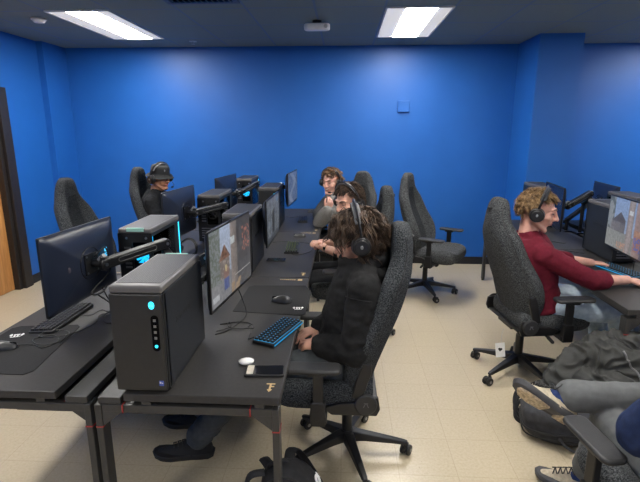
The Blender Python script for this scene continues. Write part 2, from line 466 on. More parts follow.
# smoke detector
t = thing('smoke_detector', 'round white smoke detector on the ceiling left of the lights', 'smoke detector', (-2.89, 4.64, ZC))
b = MB(); b.cyl((0, 0, 0), (0, 0, -.012), .068, n=28); b.build('base', M['lightgrey'], t)
b = MB(); b.cyl((0, 0, -.012), (0, 0, -.034), .060, .046, n=28); b.ell((0, 0, -.034), (.046, .046, .008)); b.build('cover', M['whiteplastic'], t)
# oval fixture
t = thing('ceiling_fixture', 'white oval fixture hanging from the dark ceiling between the lights', 'ceiling fixture', (-.28, 4.86, ZC))
b = MB(); b.cyl((0, 0, 0), (0, 0, -.028), .045, n=20); b.build('mount', M['plastic'], t)
b = MB(); b.prism(rrect(.25, .10, .049, 8), -.088, -.026); b.build('housing', mk('pale grey fixture plastic', (.88, .88, .87), .5, var=.03), t, bevel=.016, seg=3)
b = MB(); b.cyl((.085, -.046, -.058), (.085, -.052, -.058), .018); b.build('lens', M['lightgrey'], t)
# sprinkler
t = thing('sprinkler_head', 'small metal sprinkler head on the ceiling near the back wall', 'sprinkler', (-1.80, 5.84, ZC))
b = MB(); b.cyl((0, 0, 0), (0, 0, -.006), .045, n=20); b.build('plate', M['lightgrey'], t)
b = MB(); b.cyl((0, 0, -.006), (0, 0, -.03), .010); b.cyl((0, 0, -.03), (0, 0, -.033), .024); b.build('head', M['steel'], t)
# blue wall box
t = thing('wall_box', 'blue painted square cover plate on the back wall', 'wall plate', (.735, YB, 2.05))
b = MB(); b.box((0, -.014, 0), (.150, .028, .145)); b.build('plate', M['wall'], t, smooth=0, bevel=.008)
for s in (-1, 1):
    b = MB(); b.cyl((s*.03, -.028, .048), (s*.03, -.031, .048), .007); b.build('screw', M['wall'], t)
b = MB(); b.box((.008, -.034, -.055), (.10, .012, .018)); b.build('ledge', M['wall'], t, smooth=0, bevel=.003)
# ------------------------------------------------------------------ desks
DZ = .735
# right-facing user side is local +X; the inner (cable) side is local -X; local origin on the floor under the inner middle
def make_desk(Ln, marks=True):
    t = thing('gaming_desk', 'x', 'desk')
    # local x: inner legs at .02, strip .03-.12, top .13-.765
    x0, x1, y0, y1 = .138, .765, -Ln/2+.004, Ln/2-.004
    b = MB(); b.prism([(x0, y0), (x1, y0), (x1, y1), (x0, y1)], DZ-.034, DZ); b.build('desk_top', M['desk'], t, smooth=0, bevel=.004)
    b = MB(); b.bb(.022, .116, y0+.02, y1-.02, DZ-.060, DZ-.030); b.build('cable_tray', M['deskmetal'], t, smooth=0, bevel=.003)
    b = MB()
    for yy in (y0+.012, y1-.052): b.bb(.036, x1-.034, yy+.004, yy+.036, DZ-.095, DZ-.060)
    b.bb(.20, .24, y0+.05, y1-.05, DZ-.085, DZ-.045); b.bb(.66, .70, y0+.05, y1-.05, DZ-.085, DZ-.045)
    b.bb(.20, .24, y0+.02, y0+.06, DZ-.09, DZ-.034); b.bb(.66, .70, y0+.02, y0+.06, DZ-.09, DZ-.034)
    b.bb(.20, .24, y1-.06, y1-.02, DZ-.09, DZ-.034); b.bb(.66, .70, y1-.06, y1-.02, DZ-.09, DZ-.034)
    b.build('frame', M['deskmetal'], t, smooth=0, bevel=.003)
    for yy in (y0+.012, y1-.072):
        for xa, xb, s in ((.008, .036, 1), (x1-.034, x1-.006, -1)):
            b = MB(); b.bb(xa, xb, yy, yy+.06, .012, DZ-.06)
            xe = xb if s > 0 else xa                      # gusset under the rail
            b.prism([(xe, DZ-.16), (xe, DZ-.092), (xe+s*.085, DZ-.092)], 0, .035, Matrix(((1,0,0,0),(0,0,1,yy+.004),(0,1,0,0),(0,0,0,1))))
            lg = b.build('leg', M['deskmetal'], t, smooth=0, bevel=.003)
            b = MB(); b.cyl(((xa+xb)/2, yy+.03, 0), ((xa+xb)/2, yy+.03, .014), .014); b.build('foot', M['rubber'], lg)
            b = MB(); b.bb(xa-.0012, xb+.0012, yy-.0012, yy+.0612, DZ-.163, DZ-.158)
            q = xe+s*.088; b.bb(q-.002, q+.002, yy-.0012, yy+.042, DZ-.0955, DZ-.0595); b.build('red_line', M['red'], lg, smooth=0)
    b = MB(); b.bb(.004, .34, y0+.04, y1-.04, DZ-.112, DZ-.106); b.bb(.126, .134, y0+.05, y1-.05, DZ-.106, DZ-.040); b.build('gap_dark_sheet', M['deskblack'], t, smooth=0)  # added black sheet and upright strip, make the gap beside the tray dark
    if not marks: return t
    # gold printed marks of the mat-like top: a corner badge and a dotted word on the far edge
    b = MB(); cx, cy = x1-.050, y0+.085; q_ = .6
    b.mi = 0
    b.bb(cx-.018, cx+.018, cy+.016, cy+.024, DZ, DZ+.0006); b.bb(cx-.004, cx+.004, cy-.024, cy+.016, DZ, DZ+.0006)
    b.bb(cx+.004, cx+.016, cy-.004, cy+.004, DZ, DZ+.0006); b.prism([(cx-.011, cy-.022), (cx+.011, cy-.022), (cx, cy-.042)], DZ, DZ+.0006)
    b.build('corner_mark', M['gold'], t, smooth=0)
    b = MB()
    for k in range(8): b.bb(x1-.20+k*.014, x1-.20+k*.014+.010, y1-.055, y1-.042, DZ, DZ+.0006)
    b.bb(x1-.075, x1-.045, y1-.066, y1-.036, DZ, DZ+.0006)
    b.build('edge_mark', M['gold'], t, smooth=0)
    return t
LX, LY0, LL = -1.007, 1.63, 1.555            # spine of the main double row
GX, GY0, GL = 2.425, 2.66, 1.45              # spine of the double row by the column
yc = lambda k: LY0 + LL*(k+.5)
gy = lambda k: GY0 + GL*(k+.5)
dk = make_desk(LL); dk.location = (LX, yc(0), 0)
GD = 'dark gaming desks'
tag(dk, 'dark grey gaming desk nearest the camera under the blue lit keyboard', 'desk', GD)
clone(dk, (LX, yc(1), 0), 0, 'dark grey gaming desk under the green lit keyboard', GD)
clone(dk, (LX, yc(2), 0), 0, 'dark grey gaming desk at the far end before the grey hoodie player', GD)
clone(dk, (LX, yc(0), 0), PI, 'dark grey gaming desk under the tangled mouse cable at the left', GD)
clone(dk, (LX, yc(1), 0), PI, 'dark grey gaming desk in front of the player in the bucket hat', GD)
clone(dk, (LX, yc(2), 0), PI, 'dark grey gaming desk of the left row against the back wall', GD)
dg = make_desk(GL, False); dg.location = (GX, gy(0), 0); dg.rotation_euler.z = PI
tag(dg, 'dark grey gaming desk where the player in maroon rests his arms', 'desk', GD)
clone(dg, (GX, gy(1), 0), PI, 'dark grey gaming desk behind the player in maroon near the column', GD)
clone(dg, (GX, gy(0), 0), 0, 'dark grey gaming desk behind the lit screen of the player in maroon', GD)
clone(dg, (GX, gy(1), 0), 0, 'dark grey gaming desk under the dark monitor near the column right of the crossed arms', GD)

# ------------------------------------------------------------------ tower computers (front faces local -Y, glass side local -X)
def text_part(name, s, size, mat, parent, Mx, ext=.0004):
    cu = bpy.data.curves.new(name, 'FONT'); cu.body = s; cu.size = size; cu.extrude = ext; cu.align_x = 'CENTER'; cu.align_y = 'CENTER'; cu.resolution_u = 3
    o = bpy.data.objects.new(name+'_src', cu); COL.objects.link(o)
    dgp = bpy.context.evaluated_depsgraph_get(); dgp.update()
    me = bpy.data.meshes.new_from_object(o.evaluated_get(dgp)); bpy.data.objects.remove(o)
    me.name = name; me.materials.clear(); me.materials.append(mat); me.transform(Mx)
    o = bpy.data.objects.new(name, me); COL.objects.link(o)
    if parent: o.parent = parent
    return o
def make_tower():
    W, D, H = .210, .480, .446
    t = thing('desktop_tower', 'x', 'computer')
    b = MB()                                              # shell: floor, solid right side, back, front plate
    b.bb(-W/2, W/2, -D/2+.01, D/2, .014, .03)
    b.bb(W/2-.012, W/2, -D/2+.012, D/2-.004, .02, H-.03)
    b.bb(-W/2, -W/2+.01, -D/2+.012, D/2-.004, .02, .035); b.bb(-W/2, -W/2+.01, -D/2+.012, D/2-.004, H-.05, H-.03)
    b.bb(-W/2, -W/2+.01, -D/2+.012, -D/2+.10, .035, H-.05)
    b.bb(-W/2, W/2, -D/2+.01, -D/2+.03, .02, H-.03)
    b.build('shell', M['caseside'], t, smooth=0, bevel=.003)
    b = MB()
    P = [(-W/2, .012), (W/2-.006, .012), (W/2-.004, H-.03), (-W/2+.002, H-.03)]
    b.prism(P, 0, .022, Matrix(((1,0,0,0),(0,0,1,-D/2-.010),(0,1,0,0),(0,0,0,1))))
    b.build('front_panel', M['case'], t, smooth=0, bevel=.006)
    b = MB(); yy = -D/2-.0101                              # port recess, a dark slot
    b.prism([(x+.070, z+.258) for x, z in rrect(.030, .148, .0148, 8)], yy-.0012, yy+.004, Matrix(((1,0,0,0),(0,0,1,0),(0,1,0,0),(0,0,0,1))))
    pr = b.build('port_slot', M['dark'], t)
    b = MB()
    for z in (.312, .288, .264, .240): b.bb(.065, .075, yy-.003, yy-.001, z-.0055, z+.0045)
    b.build('port', M['port'], pr, smooth=0)
    b = MB(); b.cyl((.070, yy-.0035, .205), (.070, yy-.001, .205), .0060); b.build('indicator', M['cyan'], pr)
    b = MB(); b.ell((.062, yy-.0006, .372), (.0115, .003, .0155)); pb = b.build('power_button', M['cyan'], t)
    b = MB()
    for s in (-1, 1): b.ell((.062+s*.0048, yy-.0034, .371), (.0036, .0012, .0022), Matrix.Rotation(s*.6, 3, 'Y'))
    b.build('eye_mark', M['silver'], pb)
    b = MB(); b.bb(.068, .086, yy-.0008, yy+.001, .036, .058); b.build('badge', M['bluesticker'], t, smooth=0)
    b = MB(); b.bb(.070, .076, yy-.0012, yy, .046, .054); b.bb(.078, .083, yy-.0012, yy, .046, .050); b.build('badge_print', M['white'], t, smooth=0)
    b = MB()                                               # top cap with rounded front lip
    b.prism([(-W/2+.001, -D/2-.004), (W/2-.003, -D/2-.004), (W/2-.003, D/2), (-W/2+.001, D/2)], H-.032, H)
    b.build('top_cover', M['casetop'], t, smooth=0, bevel=.010, seg=3)
    b = MB(); b.bb(-W/2+.016, W/2-.018, -D/2+.035, D/2-.016, H-.002, H+.0012); b.build('top_grille', M['grille'], t, smooth=0)
    b = MB(); b.box((-.006, D/2+.001, H-.009), (.105, .004, .018)); b.box((-.006, D/2-.006, H+.0016), (.105, .012, .002)); b.build('sticker', M['mint'], t, smooth=0)
    b = MB(); b.bb(-W/2+.0005, -W/2+.006, -D/2+.10, D/2-.03, .035, H-.05); b.build('side_glass', M['glass'], t, smooth=0)
    b = MB(); b.bb(-W/2-.0015, -W/2+.004, -D/2+.014, -D/2+.027, .03, H-.045); b.build('light_strip', M['cyan'], t, smooth=0)
    def fan(c, ax, r, name='fan'):
        c = V(c); b = MB(); R = frame(V(ax), V((0,0,1)))
        for k in range(28):
            a0, a1 = 2*PI*k/28, 2*PI*(k+1)/28
            b.cap(c + R @ V((r*math.cos(a0), 0, r*math.sin(a0))), c + R @ V((r*math.cos(a1), 0, r*math.sin(a1))), .005, n=6)
        f = b.build(name, M['plastic'], t)
        b = MB(); b.cyl(c-R @ V((0,.008,0)), c+R @ V((0,.008,0)), r*.3, n=14)
        for k in range(7):
            a = 2*PI*k/7; pts = []
            for q in range(5):
                rr = r*(.28+.66*q/4); aa = a + .5*q/4
                for dy, da in ((-.006, -.30), (.006, .30)): pts.append(c + R @ V((rr*math.cos(aa+da), dy, rr*math.sin(aa+da))))
            for q in range(4): b.add([pts[2*q], pts[2*q+1], pts[2*q+3], pts[2*q+2]], [(0,1,2,3)])
        b.build('fan_blades', M['fanglow'], f)
    b = MB()                                               # back plate with openings
    yb = D/2
    b.bb(-W/2, W/2, yb-.008, yb, H-.085, H-.03); b.bb(-W/2, W/2, yb-.008, yb, .014, .17)
    b.bb(-W/2, -W/2+.022, yb-.008, yb, .17, H-.085); b.bb(.018, W/2, yb-.008, yb, .17, H-.085); 
    b.build('back_panel', M['plastic'], t, smooth=0)
    for k in range(6):
        b = MB(); b.bb(.030, .070, yb-.002, yb+.002, .20+k*.024, .213+k*.024); b.build('rear_port', M['port'], t, smooth=0)
    for k in range(5):
        b = MB(); b.bb(-.03, .075, yb-.001, yb+.0015, .045+k*.022, .053+k*.022); b.build('slot_cover', M['port'], t, smooth=0)
    fan((-.030, yb-.016, .272), (0, 1, 0), .048)
    b = MB(); b.cyl((.05, yb, H-.058), (.05, yb+.006, H-.058), .007); b.cyl((-.07, yb, H-.058), (-.07, yb+.006, H-.058), .007); b.build('thumb_screw', M['steel'], t)
    b = MB(); b.bb(-.02, .088, -D/2+.03, D/2-.01, .03, .034); b.bb(.080, .088, -D/2+.10, D/2-.02, .04, H-.06); b.bb(-.06, .07, -D/2+.12, D/2-.05, .15, .19); b.build('interior', M['dark'], t, smooth=0)
    fan((-.055, .135, .355), (1, 0, 0), .045)
    b = MB()
    for sx in (-1, 1):
        for sy in (-1, 1): b.cyl((sx*.075, sy*.19, 0), (sx*.075, sy*.19, .015), .012)
    b.build('foot', M['rubber'], t)
    text_part('side_lettering', 'ALIENWARE', .034, M['case'], t, Matrix.Translation((W/2+.0002, -.03, .26)) @ Matrix(((0,0,1,0),(1,0,0,0),(0,1,0,0),(0,0,0,1))))
    return t
tw = make_tower(); TX = LX+.2225
tw.location = (TX-.002, LY0+.030+.231, DZ); tw['label'] = 'dark grey tower computer nearest the camera with a glowing power button'; tw['group'] = 'tower computers'
TG = 'tower computers'
clone(tw, (TX+.025, LY0+LL+.06+.231, DZ), 0, 'dark grey tower computer behind the first lit screen of the right row', TG)
clone(tw, (TX+.0, LY0+2*LL+.09+.231, DZ), 0, 'dark grey tower computer beside the farthest lit screen of the right row', TG)
clone(tw, (LX-.2475, LY0+LL-.02-.231, DZ), PI, 'tower computer with cyan light strip and mint sticker near the empty left chair', TG)
clone(tw, (LX-.2325, LY0+2*LL-.06-.231, DZ), PI, 'tower computer before the blue wall right of the bucket hat player', TG)
clone(tw, (LX-.2325, LY0+3*LL-.10-.231, DZ), PI, 'farthest tower computer of the left row glowing cyan by the back wall', TG)
clone(tw, (GX-.220, 3.905, DZ), PI, 'tower computer standing left of the lit screen of the player in maroon', TG)
clone(tw, (GX-.250, 5.32, DZ), PI, 'tower computer partly hidden behind the curly head of the player in maroon', TG)
clone(tw, (GX+.245, 4.24+.231, DZ), 0, 'tower computer showing above the lit screen of the player in maroon', TG)

for o in bpy.data.objects:
    for c_ in ([o] if o.parent else []):
        r_ = o.parent.parent or o.parent
        if o.name.startswith(('light_strip', 'fan_blades')) and 'right of the bucket hat' in r_.get('label', ''):
            o.material_slots[0].link = 'OBJECT'; o.material_slots[0].material = M['plastic']
for o in list(bpy.data.objects):
    if o.name.startswith('sticker') and o.parent and not any(w_ in o.parent['label'] for w_ in ('nearest the camera', 'mint')): bpy.data.objects.remove(o)
# ------------------------------------------------------------------ monitors (screen faces local -Y)
def picture(kind):
    R = random.Random({'house': 3, 'wide': 5, 'blue': 8, 'far': 9}.get(kind, 1))
    W, H = 176, 99; P = {}
    def mixc(a, b, t): return tuple(x+(y-x)*t for x, y in zip(a, b))
    for j in range(H):
        for i in range(W):
            u, v = (i+.5)/W, (j+.5)/H                    # v up
            n = noise.noise(V((u*9, v*6, R.random()*0+{'house':1,'wide':4,'blue':7,'far':9}[kind])))
            n2 = noise.noise(V((u*30, v*22, 2)))
            if kind == 'house':
                c = mixc((.30,.33,.42), (.45,.55,.75), v)
                if v < .34+.18*(.5-u): c = mixc((.28,.28,.30), (.20,.20,.22), u)
                if u < .22 and v > .30 - u*.2: c = (.14,.17,.14) if n2 > 0 else (.26,.29,.30)
                if .20 < u < .42 and .30 < v < .60: c = (.24,.19,.17) if n2 < .2 else (.34,.28,.25)
                if .18 < u < .44 and .56 < v < .56 + .20*(1-abs(u-.31)/.13): c = (.26,.12,.07) if n2 > -.15 else (.16,.08,.05)
                if .46 < u < .62: c = mixc((.34,.28,.25), (.20,.17,.16), (u-.46)/.16)
                if u >= .62: c = mixc((.12,.12,.13), (.07,.07,.08), v)
                if .76 < u < .97 and .48 < v < .86 and n2 > .12: c = (.42,.14,.10)
                if .46 < u < .56 and .70 < v < .80: c = (.55,.60,.62)
                if .28 < u < .40 and .12 < v < .40 and abs(u-.34) < .06: c = (.08,.12,.34) if v < .28 else (.30,.17,.14)
                if (u-.335)**2/.0008 + (v-.42)**2/.0022 < 1: c = (.60,.46,.24)
                if .02 < u < .16 and .06 < v < .14: c = (.55,.57,.60)
                if .45 < u < .70 and v < .14 and n > 0: c = (.40,.27,.16)
                if .55 < u < .98 and .215 < v < .225: c = (.6,.58,.55)
            elif kind == 'wide':
                c = mixc((.36,.46,.66), (.24,.38,.68), v)
                if v < .40 - .1*u: c = mixc((.34,.35,.33), (.25,.26,.25), u + n*.5)
                if u < .16 and v > .35: c = (.30,.33,.34) if n > -.05 else (.13,.16,.16)
                if .10 < u < .46 and .34 < v < .56: c = mixc((.26,.24,.25), (.16,.15,.16), u*2)
                if .12 < u < .46 and .54 < v < .54 + .20*(1-abs(u-.32)/.20): c = (.13,.12,.13)
                if .50 < u < .64: c = mixc((.46,.38,.37), (.26,.22,.22), abs(u-.57)*12)
                if .52 < u < .62 and .74 < v < .82: c = (.6,.62,.66)
                if u >= .68: c = mixc((.42,.28,.25), (.26,.18,.17), (u-.68)*3)
                if .70 < u < .86 and .10 < v < .50: c = (.12,.14,.42) if n2 > 0 else (.50,.22,.14)
                if .70 < u < .86 and .38 < v < .50 and n2 > -.2: c = (.52,.28,.17)
                if .30 < u < .52 and v < .16 and n2 > 0: c = (.55,.30,.20)
                if .86 < u: c = (.20,.16,.22) if n2 > 0 else (.10,.10,.14)
            elif kind == 'blue':
                c = mixc((.10,.12,.16), (.22,.28,.36), max(0, min(1, .5+n*1.6)))
                if n2 > .28: c = (.42,.46,.50)
                if abs(u-.5) < .10 and .15 < v < .7: c = (.06,.07,.09)
                if abs(u-.82) < .04 and abs(v-.88) < .05: c = (.02,.35,.75)
                if v < .12: c = (.07,.09,.12)
            else:
                c = mixc((.05,.08,.16), (.16,.22,.34), max(0, min(1, .5+n*1.8)))
                if abs(u-.45+.25*math.sin(v*7)) < .12: c = (.36,.40,.48)
                if n2 > .35: c = (.30,.36,.48)
            n3 = noise.noise(V((u*70, v*44, 5))); k = .92 + .26*n2 + .15*n3; g_ = sum(c)/3; c = tuple(g_ + (x-g_)*.80 + .035*n for x in c)
            P[i, j] = tuple(max(0, x*k) for x in c)
    return W, H, P
def screen_mesh(kind, w, h, bright=1.0):
    W, H, P = picture(kind)
    vs = [(-w/2 + w*i/W, 0, h*j/H) for j in range(H+1) for i in range(W+1)]
    fs = [(j*(W+1)+i, j*(W+1)+i+1, (j+1)*(W+1)+i+1, (j+1)*(W+1)+i) for j in range(H) for i in range(W)]
    me = bpy.data.meshes.new('screen'); me.from_pydata(vs, [], fs); me.materials.append(M['screen'])
    at = me.color_attributes.new('picture', 'FLOAT_COLOR', 'CORNER')
    k = 0
    for j in range(H):
        for i in range(W):
            c = P[i, j]
            for q in range(4): at.data[k].color = (c[0]*bright, c[1]*bright, c[2]*bright, 1); k += 1
    return me
MW, MH = .612, .405
HG = {}
def make_monitor(kind, lit_back=False, w=MW, h=MH):
    t = thing('monitor', 'x', 'monitor'); HG[t.name] = h
    b = MB(); b.prism(rrect(w, h, .006), -.008, .005, Matrix(((1,0,0,0),(0,0,1,0),(0,1,0,h/2),(0,0,0,1)))); b.build('bezel', M['bezel'], t, bevel=.002)
    if kind:
        me = screen_mesh(kind, w-.016, h-.028, {'blue': .6, 'far': .7}.get(kind, 1))
        o = bpy.data.objects.new('screen', me); COL.objects.link(o); o.parent = t; o.location = (0, -.0092, .018)
    else:
        b = MB(); b.bb(-w/2+.008, w/2-.008, -.0098, -.007, .018, h-.010); b.build('screen', M['screenoff'], t, smooth=0)
    b = MB()                                              # gently domed back shell
    rs = []
    for f, y in ((.995, .004), (.98, .009), (.90, .022), (.72, .038), (.45, .050), (.2, .054)):
        rs.append([V((p[0], y, p[1]+h/2)) for p in rrect(w*f, h*f**1.15, .02*f+.004, 4)])
    b.rings(rs); b.build('back_shell', M['monback'], t, smooth=60)
    b = MB()
    for k in range(40):
        a0, a1 = 2*PI*k/40, 2*PI*(k+1)/40
        b.cap((.088*math.cos(a0), .0535, h/2+.088*math.sin(a0)), (.088*math.cos(a1), .0535, h/2+.088*math.sin(a1)), .0025, n=5)
    b.build('mount_ring', M['bezel'], t)
    b = MB(); b.ell((.16, .0435, h*.52), (.017, .004, .022)); b.build('emblem', M['monfaint'], t)
    b = MB()                                              # cyan glowing glyphs beside the mount
    for zz in (.03, .012, -.014): b.box((-.150, .0515, h/2+zz+.02), (.018, .004, .004))
    for xx, zz in ((-.158, .021), (-.142, .021), (-.158, 0), (-.142, -.004)): b.box((xx, .0515, h/2+zz+.02), (.004, .004, .012))
    b.build('back_mark', M['moncyan' if lit_back else 'monfaint'], t, smooth=0)
    b = MB(); b.box((0, .058, h/2), (.112, .010, .112)); b.build('mount_plate', M['arm'], t, smooth=0, bevel=.003)
    for sx in (-1, 1):
        for sz in (-1, 1):
            b = MB(); b.cyl((sx*.045, .062, h/2+sz*.045), (sx*.045, .066, h/2+sz*.045), .006, n=10); b.build('mount_screw', M['steel'], t)
    return t
def put_monitor(t, label, p0, p1, z, group, tilt=0, face='R'):
    """p0/p1: plan positions of near and far end; the screen faces +x for 'R', -x for 'L'"""
    t.location = ((p0[0]+p1[0])/2, (p0[1]+p1[1])/2, z)
    a = math.atan2(p1[1]-p0[1], p1[0]-p0[0])
    t.rotation_euler = (tilt, 0, a if face == 'R' else a+PI)
    t['label'] = label; t['group'] = group
    return t
GM = 'monitors on arms'
put_monitor(make_monitor('house'), 'lit monitor showing a brown roofed house next to the nearest tower', (-.632, 2.075), (-.560, 2.685), .893, GM)
put_monitor(make_monitor('blue', h=.358), 'lit monitor with a grey blue game scene above the green lit keyboard', (-.580, 3.41), (-.574, 4.02), .888, GM)
put_monitor(make_monitor('far', h=.352), 'farthest lit monitor before the back wall near the grey hoodie player', (-.600, 4.93), (-.565, 5.54), .962, GM)
m1 = put_monitor(make_monitor(None, True), 'large navy monitor back at the left with a cyan glowing mark', (-1.445, 2.085), (-1.395, 2.695), .850, GM, face='L')
put_monitor(make_monitor(None), 'navy monitor back in front of the player in the bucket hat', (-1.430, 3.60), (-1.372, 4.21), .87, GM, face='L')
put_monitor(make_monitor(None), 'navy monitor back farthest along the left row by the back wall', (-1.385, 4.99), (-1.30, 5.595), .85, GM, face='L')
put_monitor(make_monitor('wide'), 'lit monitor facing the player in maroon with a stone street scene', (2.02, 3.13), (2.075, 3.74), .87, GM, face='L')
put_monitor(make_monitor(None), 'dark monitor just right of the curly head of the player in maroon', (2.00, 4.36), (2.085, 4.965), .84, GM, face='L')
put_monitor(make_monitor(None), 'dark monitor back right of the crossed monitor arms by the column', (2.80, 4.93), (2.86, 5.54), .79, GM, face='R')

# ------------------------------------------------------------------ monitor arms: vesa joint, elbow, column base
def make_arm(label, vesa, back, elbow, base, drop=.12):
    """vesa: centre of the mount plate; back: unit vector out of the monitor's back; elbow: hinge of the two links; base: post foot"""
    t = thing('monitor_mount', label, 'monitor mount', base, 0, 'monitor arms')
    O = V(base); vesa, back, elbow = V(vesa), V(back).normalized(), V(elbow)
    j = vesa + back*.07
    b = MB(); b.cyl(vesa+back*.006, j, .022); b.cyl(j+V((0,0,-.035)), j+V((0,0,.04)), .020); b.build('tilt_head', M['arm'], t, O, bevel=.002)
    b = MB(); b.cyl(vesa+back*.045+V((0,0,.018)), vesa+back*.075+V((0,0,.045)), .016); b.build('tilt_knob', M['silver'], t, O)
    d = elbow - j; L_ = d.length; d.normalize(); side = d.cross(V((0,0,1))).normalized(); up = side.cross(d)
    Rm = Matrix((d, side, up)).transposed()
    b = MB(); b.prism([(x+L_/2, y) for x, y in rrect(L_+.05, .056, .022)], -.024, .024, Matrix.Translation(j) @ Matrix((d, up, side)).transposed().to_4x4()); sp = b.build('spring_arm', M['arm'], t, O, bevel=.006)
    b = MB()                                                # pale grey top edge and slot outline
    for q in (-1, 1):
        if q > 0: b.tube([j + d*(-.0) + up*.027 + side*q*.021, j + d*L_ + up*.027 + side*q*.021], .0022, 6)
        sl = rrect(L_*.62, .024, .011)
        pts = [j + Rm @ V((x+L_*.5, q*.0242, y+.002)) for x, y in sl]; pts.append(pts[0])
        b.tube(pts, .0018, 5)
    b.build('edge_trim', M['armedge'], sp, O)
    b = MB()
    for x in (.0, L_): 
        for q in (-1, 1): b.cyl(j+d*x+side*q*.026, j+d*x+side*q*.031, .009, n=12)
    b.build('hinge_bolt', M['steel'], sp, O)
    c = V((O.x, O.y, max(O.z+.06, elbow.z-drop)))
    e2 = V((elbow.x, elbow.y, elbow.z-.052))
    b = MB(); b.cyl(e2+V((0,0,-.025)), elbow+V((0,0,.012)), .022); b.build('elbow', M['arm'], t, O)
    d2 = (c-e2); l2 = d2.length
    if l2 > .02:
        d2n = d2.normalized(); s2 = d2n.cross(V((0,0,1))).normalized()
        b = MB(); b.prism([(x+l2/2, y) for x, y in rrect(l2+.05, .048, .023)], -.018, .018, Matrix.Translation(e2) @ Matrix((d2n, s2, d2n.cross(s2))).transposed().to_4x4()); b.build('lower_arm', M['arm'], t, O, bevel=.005)
    b = MB(); b.cyl(O, c+V((0,0,.02)), .018); b.build('post', M['arm'], t, O)
    b = MB(); b.box(O+V((0,0,.007)), (.09, .09, .014)); b.build('clamp_base', M['arm'], t, O, smooth=0, bevel=.004)
    return t
def mount(mon):
    R = mon.rotation_euler.to_matrix(); c = mon.location + R @ V((0, .062, HG[mon.name]/2)); return c, R @ V((0, 1, 0))
mons = {o['label']: o for o in bpy.data.objects if o.name.startswith('monitor') and 'label' in o}
def arm_for(key, label, elbow, base, drop=.12):
    m = [o for l, o in mons.items() if key in l][0]; bpy.context.view_layer.update()
    c, n = mount(m); return make_arm(label, c, n, elbow, base, drop)
TZ = DZ-.030
arm_for('at the left with a cyan', 'black jointed monitor arm running from the large left monitor over the nearest tower', (-1.065, 2.68, 1.098), (-.915, 2.50, TZ))
arm_for('player in the bucket hat', 'black jointed monitor arm on the monitor before the bucket hat player', (-1.10, 4.26, 1.085), (-.96, 4.05, TZ))
arm_for('farthest along the left', 'black jointed monitor arm on the farthest monitor of the left row', (-1.03, 5.54, 1.150), (-.95, 5.30, TZ))
arm_for('brown roofed', 'black monitor arm hidden behind the nearest lit screen', (-.96, 2.42, .93), (-1.06, 2.56, TZ))
arm_for('grey blue game', 'black monitor arm behind the second lit screen of the right row', (-.95, 3.88, .93), (-1.06, 3.78, TZ))
arm_for('farthest lit', 'black monitor arm behind the farthest lit screen of the right row', (-.95, 5.50, 1.00), (-1.06, 5.42, TZ))
arm_for('stone street', 'black monitor arm behind the lit screen of the player in maroon', (2.40, 3.25, .95), (2.40, 3.05, TZ))
arm_for('curly head', 'black crossed monitor arm reaching left to the dark monitor beside the curly head', (2.425, 4.76, 1.150), (2.47, 4.95, TZ))
arm_for('crossed monitor arms', 'black monitor arm with pale grey edges reaching the dark monitor by the column', (2.56, 5.08, 1.03), (2.37, 5.05, TZ), .20)
# ------------------------------------------------------------------ gaming chairs (forward is local +X)
def sm(a, b, x):
    t = max(0, min(1, (x-a)/(b-a))); return t*t*(3-2*t)
def lerp_tab(tab, x):
    for (a, va), (b_, vb) in zip(tab, tab[1:]):
        if x <= b_:
            t = (x-a)/(b_-a) if b_ > a else 0
            t = max(0, t); return va+(vb-va)*t
    return tab[-1][1]
BW = [(0, .035), (.012, .075), (.04, .100), (.10, .122), (.16, .140), (.20, .165), (.25, .208), (.30, .226), (.38, .238), (.48, .268), (.56, .288), (.63, .285), (.70, .266), (.78, .240), (.82, .22)]
BX = [(0, -.285), (.04, -.305), (.12, -.318), (.24, -.312), (.40, -.270), (.60, -.185), (.74, -.140), (.82, -.125)]   # back surface, by distance below the top
BT = [(0, .045), (.012, .075), (.04, .098), (.12, .115), (.22, .112), (.30, .100), (.82, .115)]
BB = [(0, 0), (.16, .0), (.22, .035), (.28, .060), (.40, .078), (.56, .100), (.70, .080), (.82, .03)]      # bolster rise
TOPZ = 1.315
def back_pt(u, s, below):
    w = lerp_tab(BW, below); x0 = lerp_tab(BX, below); t = lerp_tab(BT, below); bo = lerp_tab(BB, below)
    a = abs(u)
    edge = 1-sm(.80, 1.0, a)*.55
    if s > 0: x = x0 + t*(.45+.55*edge) + bo*sm(.50, .80, a)*(1-.35*sm(.88, 1, a))
    else: x = x0 + .040*a*a + bo*.55*sm(.62, 1, a) + (1-edge)*.03
    return V((x, u*w, TOPZ-below))
